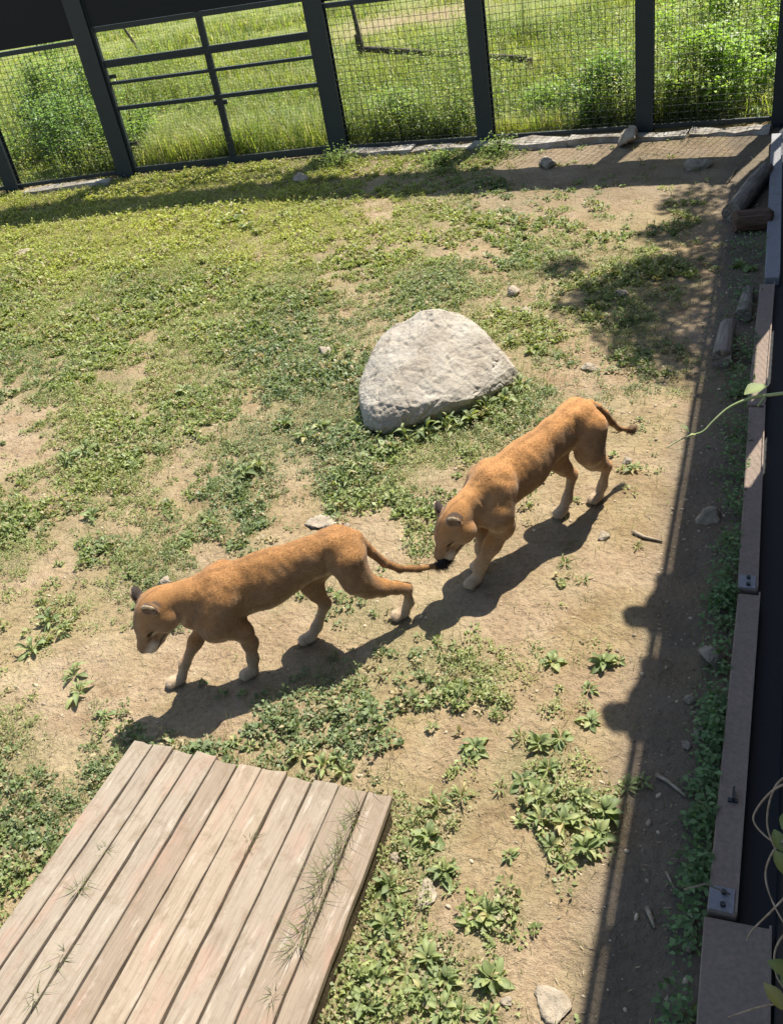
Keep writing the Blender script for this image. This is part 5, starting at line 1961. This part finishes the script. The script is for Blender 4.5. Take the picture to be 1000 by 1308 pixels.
# ------------------------------------------------------------------ two visitors on the walkway, whose heads shade the ground
def visitor(x, y, label, shirt, trousers, hair, seed):
    B = Body((-0.55, -0.5, -0.02), (0.75, 0.5, 1.7), 0.016)
    # local frame: +x looks over the rail
    for sg in (1, -1):
        B.cone((-.02, .10 * sg, .88), (.0, .11 * sg, .48), .098, .064, 0.05)
        B.cone((.0, .11 * sg, .48), (-.03, .12 * sg, .09), .064, .042, 0.03)
        B.cone((-.05, .12 * sg, .045), (.13, .135 * sg, .035), .042, .036, 0.03)
        B.cone((.14, .19 * sg, 1.36), (.20, .27 * sg, 1.325), .062, .05, 0.04)
        B.cone((.20, .27 * sg, 1.325), (.215, .13 * sg, 1.325), .046, .034, 0.03)
        B.ell((.215, .085 * sg, 1.315), (.034, .045, .022), None, 0.02)
        for q in range(4):
            B.cone((.20 + .014 * q, .06 * sg, 1.315), (.205 + .013 * q, .012 * sg, 1.30), .0095, .008, 0.006)
        B.cone((.235, .07 * sg, 1.325), (.245, .03 * sg, 1.335), .011, .009, 0.008)
    B.cone((-.02, 0, .92), (.04, 0, 1.12), .15, .135, 0.06)
    B.cone((.04, 0, 1.12), (.15, 0, 1.33), .145, .135, 0.06)
    B.cone((.14, .13, 1.36), (.14, -.13, 1.36), .075, .075, 0.06)
    B.cone((.17, 0, 1.40), (.24, 0, 1.50), .056, .052, 0.03)
    B.ell((.27, 0, 1.585), (.098, .078, .115), None, 0.03)
    B.ell((.345, 0, 1.53), (.035, .045, .04), None, 0.03)
    B.ell((.368, 0, 1.572), (.02, .016, .026), None, 0.012)
    for sg in (1, -1):
        B.ell((.26, .080 * sg, 1.575), (.022, .012, .032), None, 0.008)
    V, F = B.mesh()
    z, xx = V[:, 2], V[:, 0]
    C = np.tile(np.array([0.45, 0.28, 0.19]), (len(V), 1))
    body = ((z < 1.425) & (xx < .33)) | (z < 1.0)
    C[body] = shirt
    C[z < 0.93] = trousers
    C[z < 0.085] = (0.03, 0.03, 0.03)
    for sg in (1, -1):
        e = np.linalg.norm(V - np.array([.358, .034 * sg, 1.597]), axis=1) < 0.014
        C[e] = (0.02, 0.015, 0.012)
    C[(np.linalg.norm((V - np.array([.378, 0, 1.527])) / np.array([.02, .026, .007]), axis=1) < 1)] = (0.30, 0.10, 0.09)
    root = empty('person', (x, y, 2.746), math.pi)
    tag(root, label, 'person', 'visitors at the parapet')
    link('body', np_mesh('body', V, F, True, C), M_CLOTH, root)
    Hh = Body((.1, -.2, 1.4), (.45, .2, 1.76), 0.012)
    Hh.ell((.245, 0, 1.612), (.108, .092, .112), None, 0.03)
    Hh.ell((.355, 0, 1.56), (.08, .09, .085), None, 0.02, sub=True)
    v, f = Hh.mesh()
    v = v + (fbm(v[:, 0] * 40, v[:, 1] * 40, v[:, 2] * 12, seed, 3) - 0.5)[:, None] * 0.02
    link('hair', np_mesh('hair', v, f, True, np.tile(np.array(hair), (len(v), 1))), M_CLOTH, root)


t_ = NT('cloth_and_skin')
_n = t_.noise(t_.obj(), 220, 3)
M_CLOTH = t_.done(t_.mix(0.4, t_.attr('Col').outputs['Color'], t_.ramp(_n, [(0.3, (0.8,) * 3), (0.6, (1.1,) * 3)]), 'MULTIPLY'), 0.8, t_.bump(_n, 0.15, 0.003), 0.2)
visitor(0.41, 7.165, 'person in a dark blue shirt leaning over the parapet, farther along the walkway', (0.03, 0.05, 0.12), (0.02, 0.02, 0.03), (0.02, 0.014, 0.01), 1)
visitor(0.41, 6.33, 'person in a grey shirt leaning over the parapet', (0.16, 0.16, 0.17), (0.05, 0.045, 0.04), (0.05, 0.03, 0.015), 2)


# ------------------------------------------------------------------ climbing tendrils on the wall
def curve_pts(ctrl, n=24):
    ctrl = [Vector(c) for c in ctrl]
    out = []
    P = [ctrl[0] * 2 - ctrl[1]] + ctrl + [ctrl[-1] * 2 - ctrl[-2]]
    for i in range(1, len(P) - 2):
        for k in range(n // (len(ctrl) - 1)):
            t = k / (n // (len(ctrl) - 1))
            a, b, c, d = P[i - 1], P[i], P[i + 1], P[i + 2]
            out.append(0.5 * ((2 * b) + (c - a) * t + (2 * a - 5 * b + 4 * c - d) * t * t + (3 * b - a - 3 * c + d) * t ** 3))
    out.append(ctrl[-1])
    return out


def at_dist(u, v, x):
    """where the pixel's ray crosses a plane parallel to the wall"""
    d = ray(u, v)
    return Vector(CAMP + d * ((x - CAMP[0]) / d[0]))


def at_range(u, v, r):
    d = ray(u, v)
    return Vector(CAMP + d / np.linalg.norm(d) * r)


t_ = NT('tendril')
M_TENDRIL = t_.done(t_.ramp(t_.noise(t_.obj(), 20, 3), [(0.3, (0.20, 0.26, 0.10)), (0.7, (0.36, 0.40, 0.20))]), 0.55, None, 0.3)


def make_vines():
    # green shoot that reaches out from the wall over the strip
    r = 2.6
    root = empty('vine_tendril', tuple(at_range(1075, 505, r * 0.985)))
    tag(root, 'pale green vine shoot with one leaf reaching out from the wall', 'vine')
    o = root.location
    ctrl = [(1075, 505, .985), (1030, 500, .99), (985, 504, 1.0), (960, 508, 1.0), (932, 520, 1.0), (912, 537, 1.0), (898, 551, 1.0), (882, 556, 1.0), (868, 562, 1.0), (852, 572, 1.0)]
    pts = [at_range(u, v, r * k) - o for u, v, k in ctrl]
    cp = curve_pts(pts, 45)
    MB().tube(cp, [0.0052 * (1 - 0.75 * i / len(cp)) for i in range(len(cp))], 6).build('stem', M_TENDRIL, root, True)
    c2 = [at_range(u, v, r) - o for u, v in ((978, 506), (972, 513), (968, 519))]
    MB().tube(curve_pts(c2, 8), 0.0025, 5).build('leaf_stalk', M_TENDRIL, root, True)
    for (u, v, L, az, el, k) in [(951, 504, 0.062, 0.5, 0.25, 2), (880, 552, 0.026, 2.6, 0.5, 1), (890, 556, 0.022, 3.6, 0.2, 1)]:
        q = bpy.data.objects.new('leaf', LEAVES[k])
        COL.objects.link(q)
        q.parent = root
        q.location = at_range(u, v, r) - o
        q.rotation_mode = 'QUATERNION'
        q.rotation_quaternion = Quaternion((0, 0, 1), az) @ Quaternion((0, 1, 0), -el)
        q.scale = (L, L * 1.35, L)
    # dry twigs and leaves of a climber on the wall near the wide sill
    root = empty('climbing_vine', (0.255, 1.9, 0.9))
    tag(root, 'tangled dry climber with a few green leaves on the dark wall', 'vine')
    o = root.location
    r2 = 2.5
    for ctrl in ([(1060, 1000), (1010, 1000), (985, 1012), (966, 1035), (963, 1050), (975, 1066), (995, 1080), (1040, 1100)],
                 [(1040, 980), (1000, 995), (985, 1018), (980, 1050), (986, 1075), (1000, 1100), (1030, 1130)],
                 [(1030, 1060), (1000, 1075), (984, 1095), (978, 1120), (986, 1150), (1005, 1185), (1040, 1230)],
                 [(1050, 1110), (1015, 1135), (985, 1165), (960, 1190), (954, 1203)],
                 [(1060, 1270), (1010, 1280), (970, 1287), (930, 1300)],
                 [(1060, 1180), (1010, 1190), (992, 1210), (990, 1235), (1000, 1260), (1050, 1300)]):
        pts = [at_range(u, v, r2 - 0.0012 * (u - 960)) - o for u, v in ctrl]
        cp = curve_pts(pts, 36)
        MB().tube(cp, [0.0034 * (1 - 0.5 * i / len(cp)) for i in range(len(cp))], 5).build('stem', M_STICK, root, True)
    for (u, v, L, az, k) in [(1000, 1060, 0.05, 1.2, 2), (999, 1088, 0.05, 2.0, 2), (1003, 1035, 0.045, 0.4, 2), (999, 1262, 0.045, 1.0, 2), (1000, 1290, 0.06, 2.4, 0), (1008, 1120, 0.06, 2.2, 2), (1015, 1075, 0.07, 1.6, 0), (1014, 1250, 0.06, 2.9, 2)]:
        q = bpy.data.objects.new('leaf', LEAVES[k])
        COL.objects.link(q)
        q.parent = root
        q.location = at_range(u, v, r2 - 0.0012 * (u - 960)) - o
        q.rotation_mode = 'QUATERNION'
        q.rotation_quaternion = Quaternion((0, 0, 1), az) @ Quaternion((0, 1, 0), -0.4)
        q.scale = (L, L * 1.2, L)


make_vines()
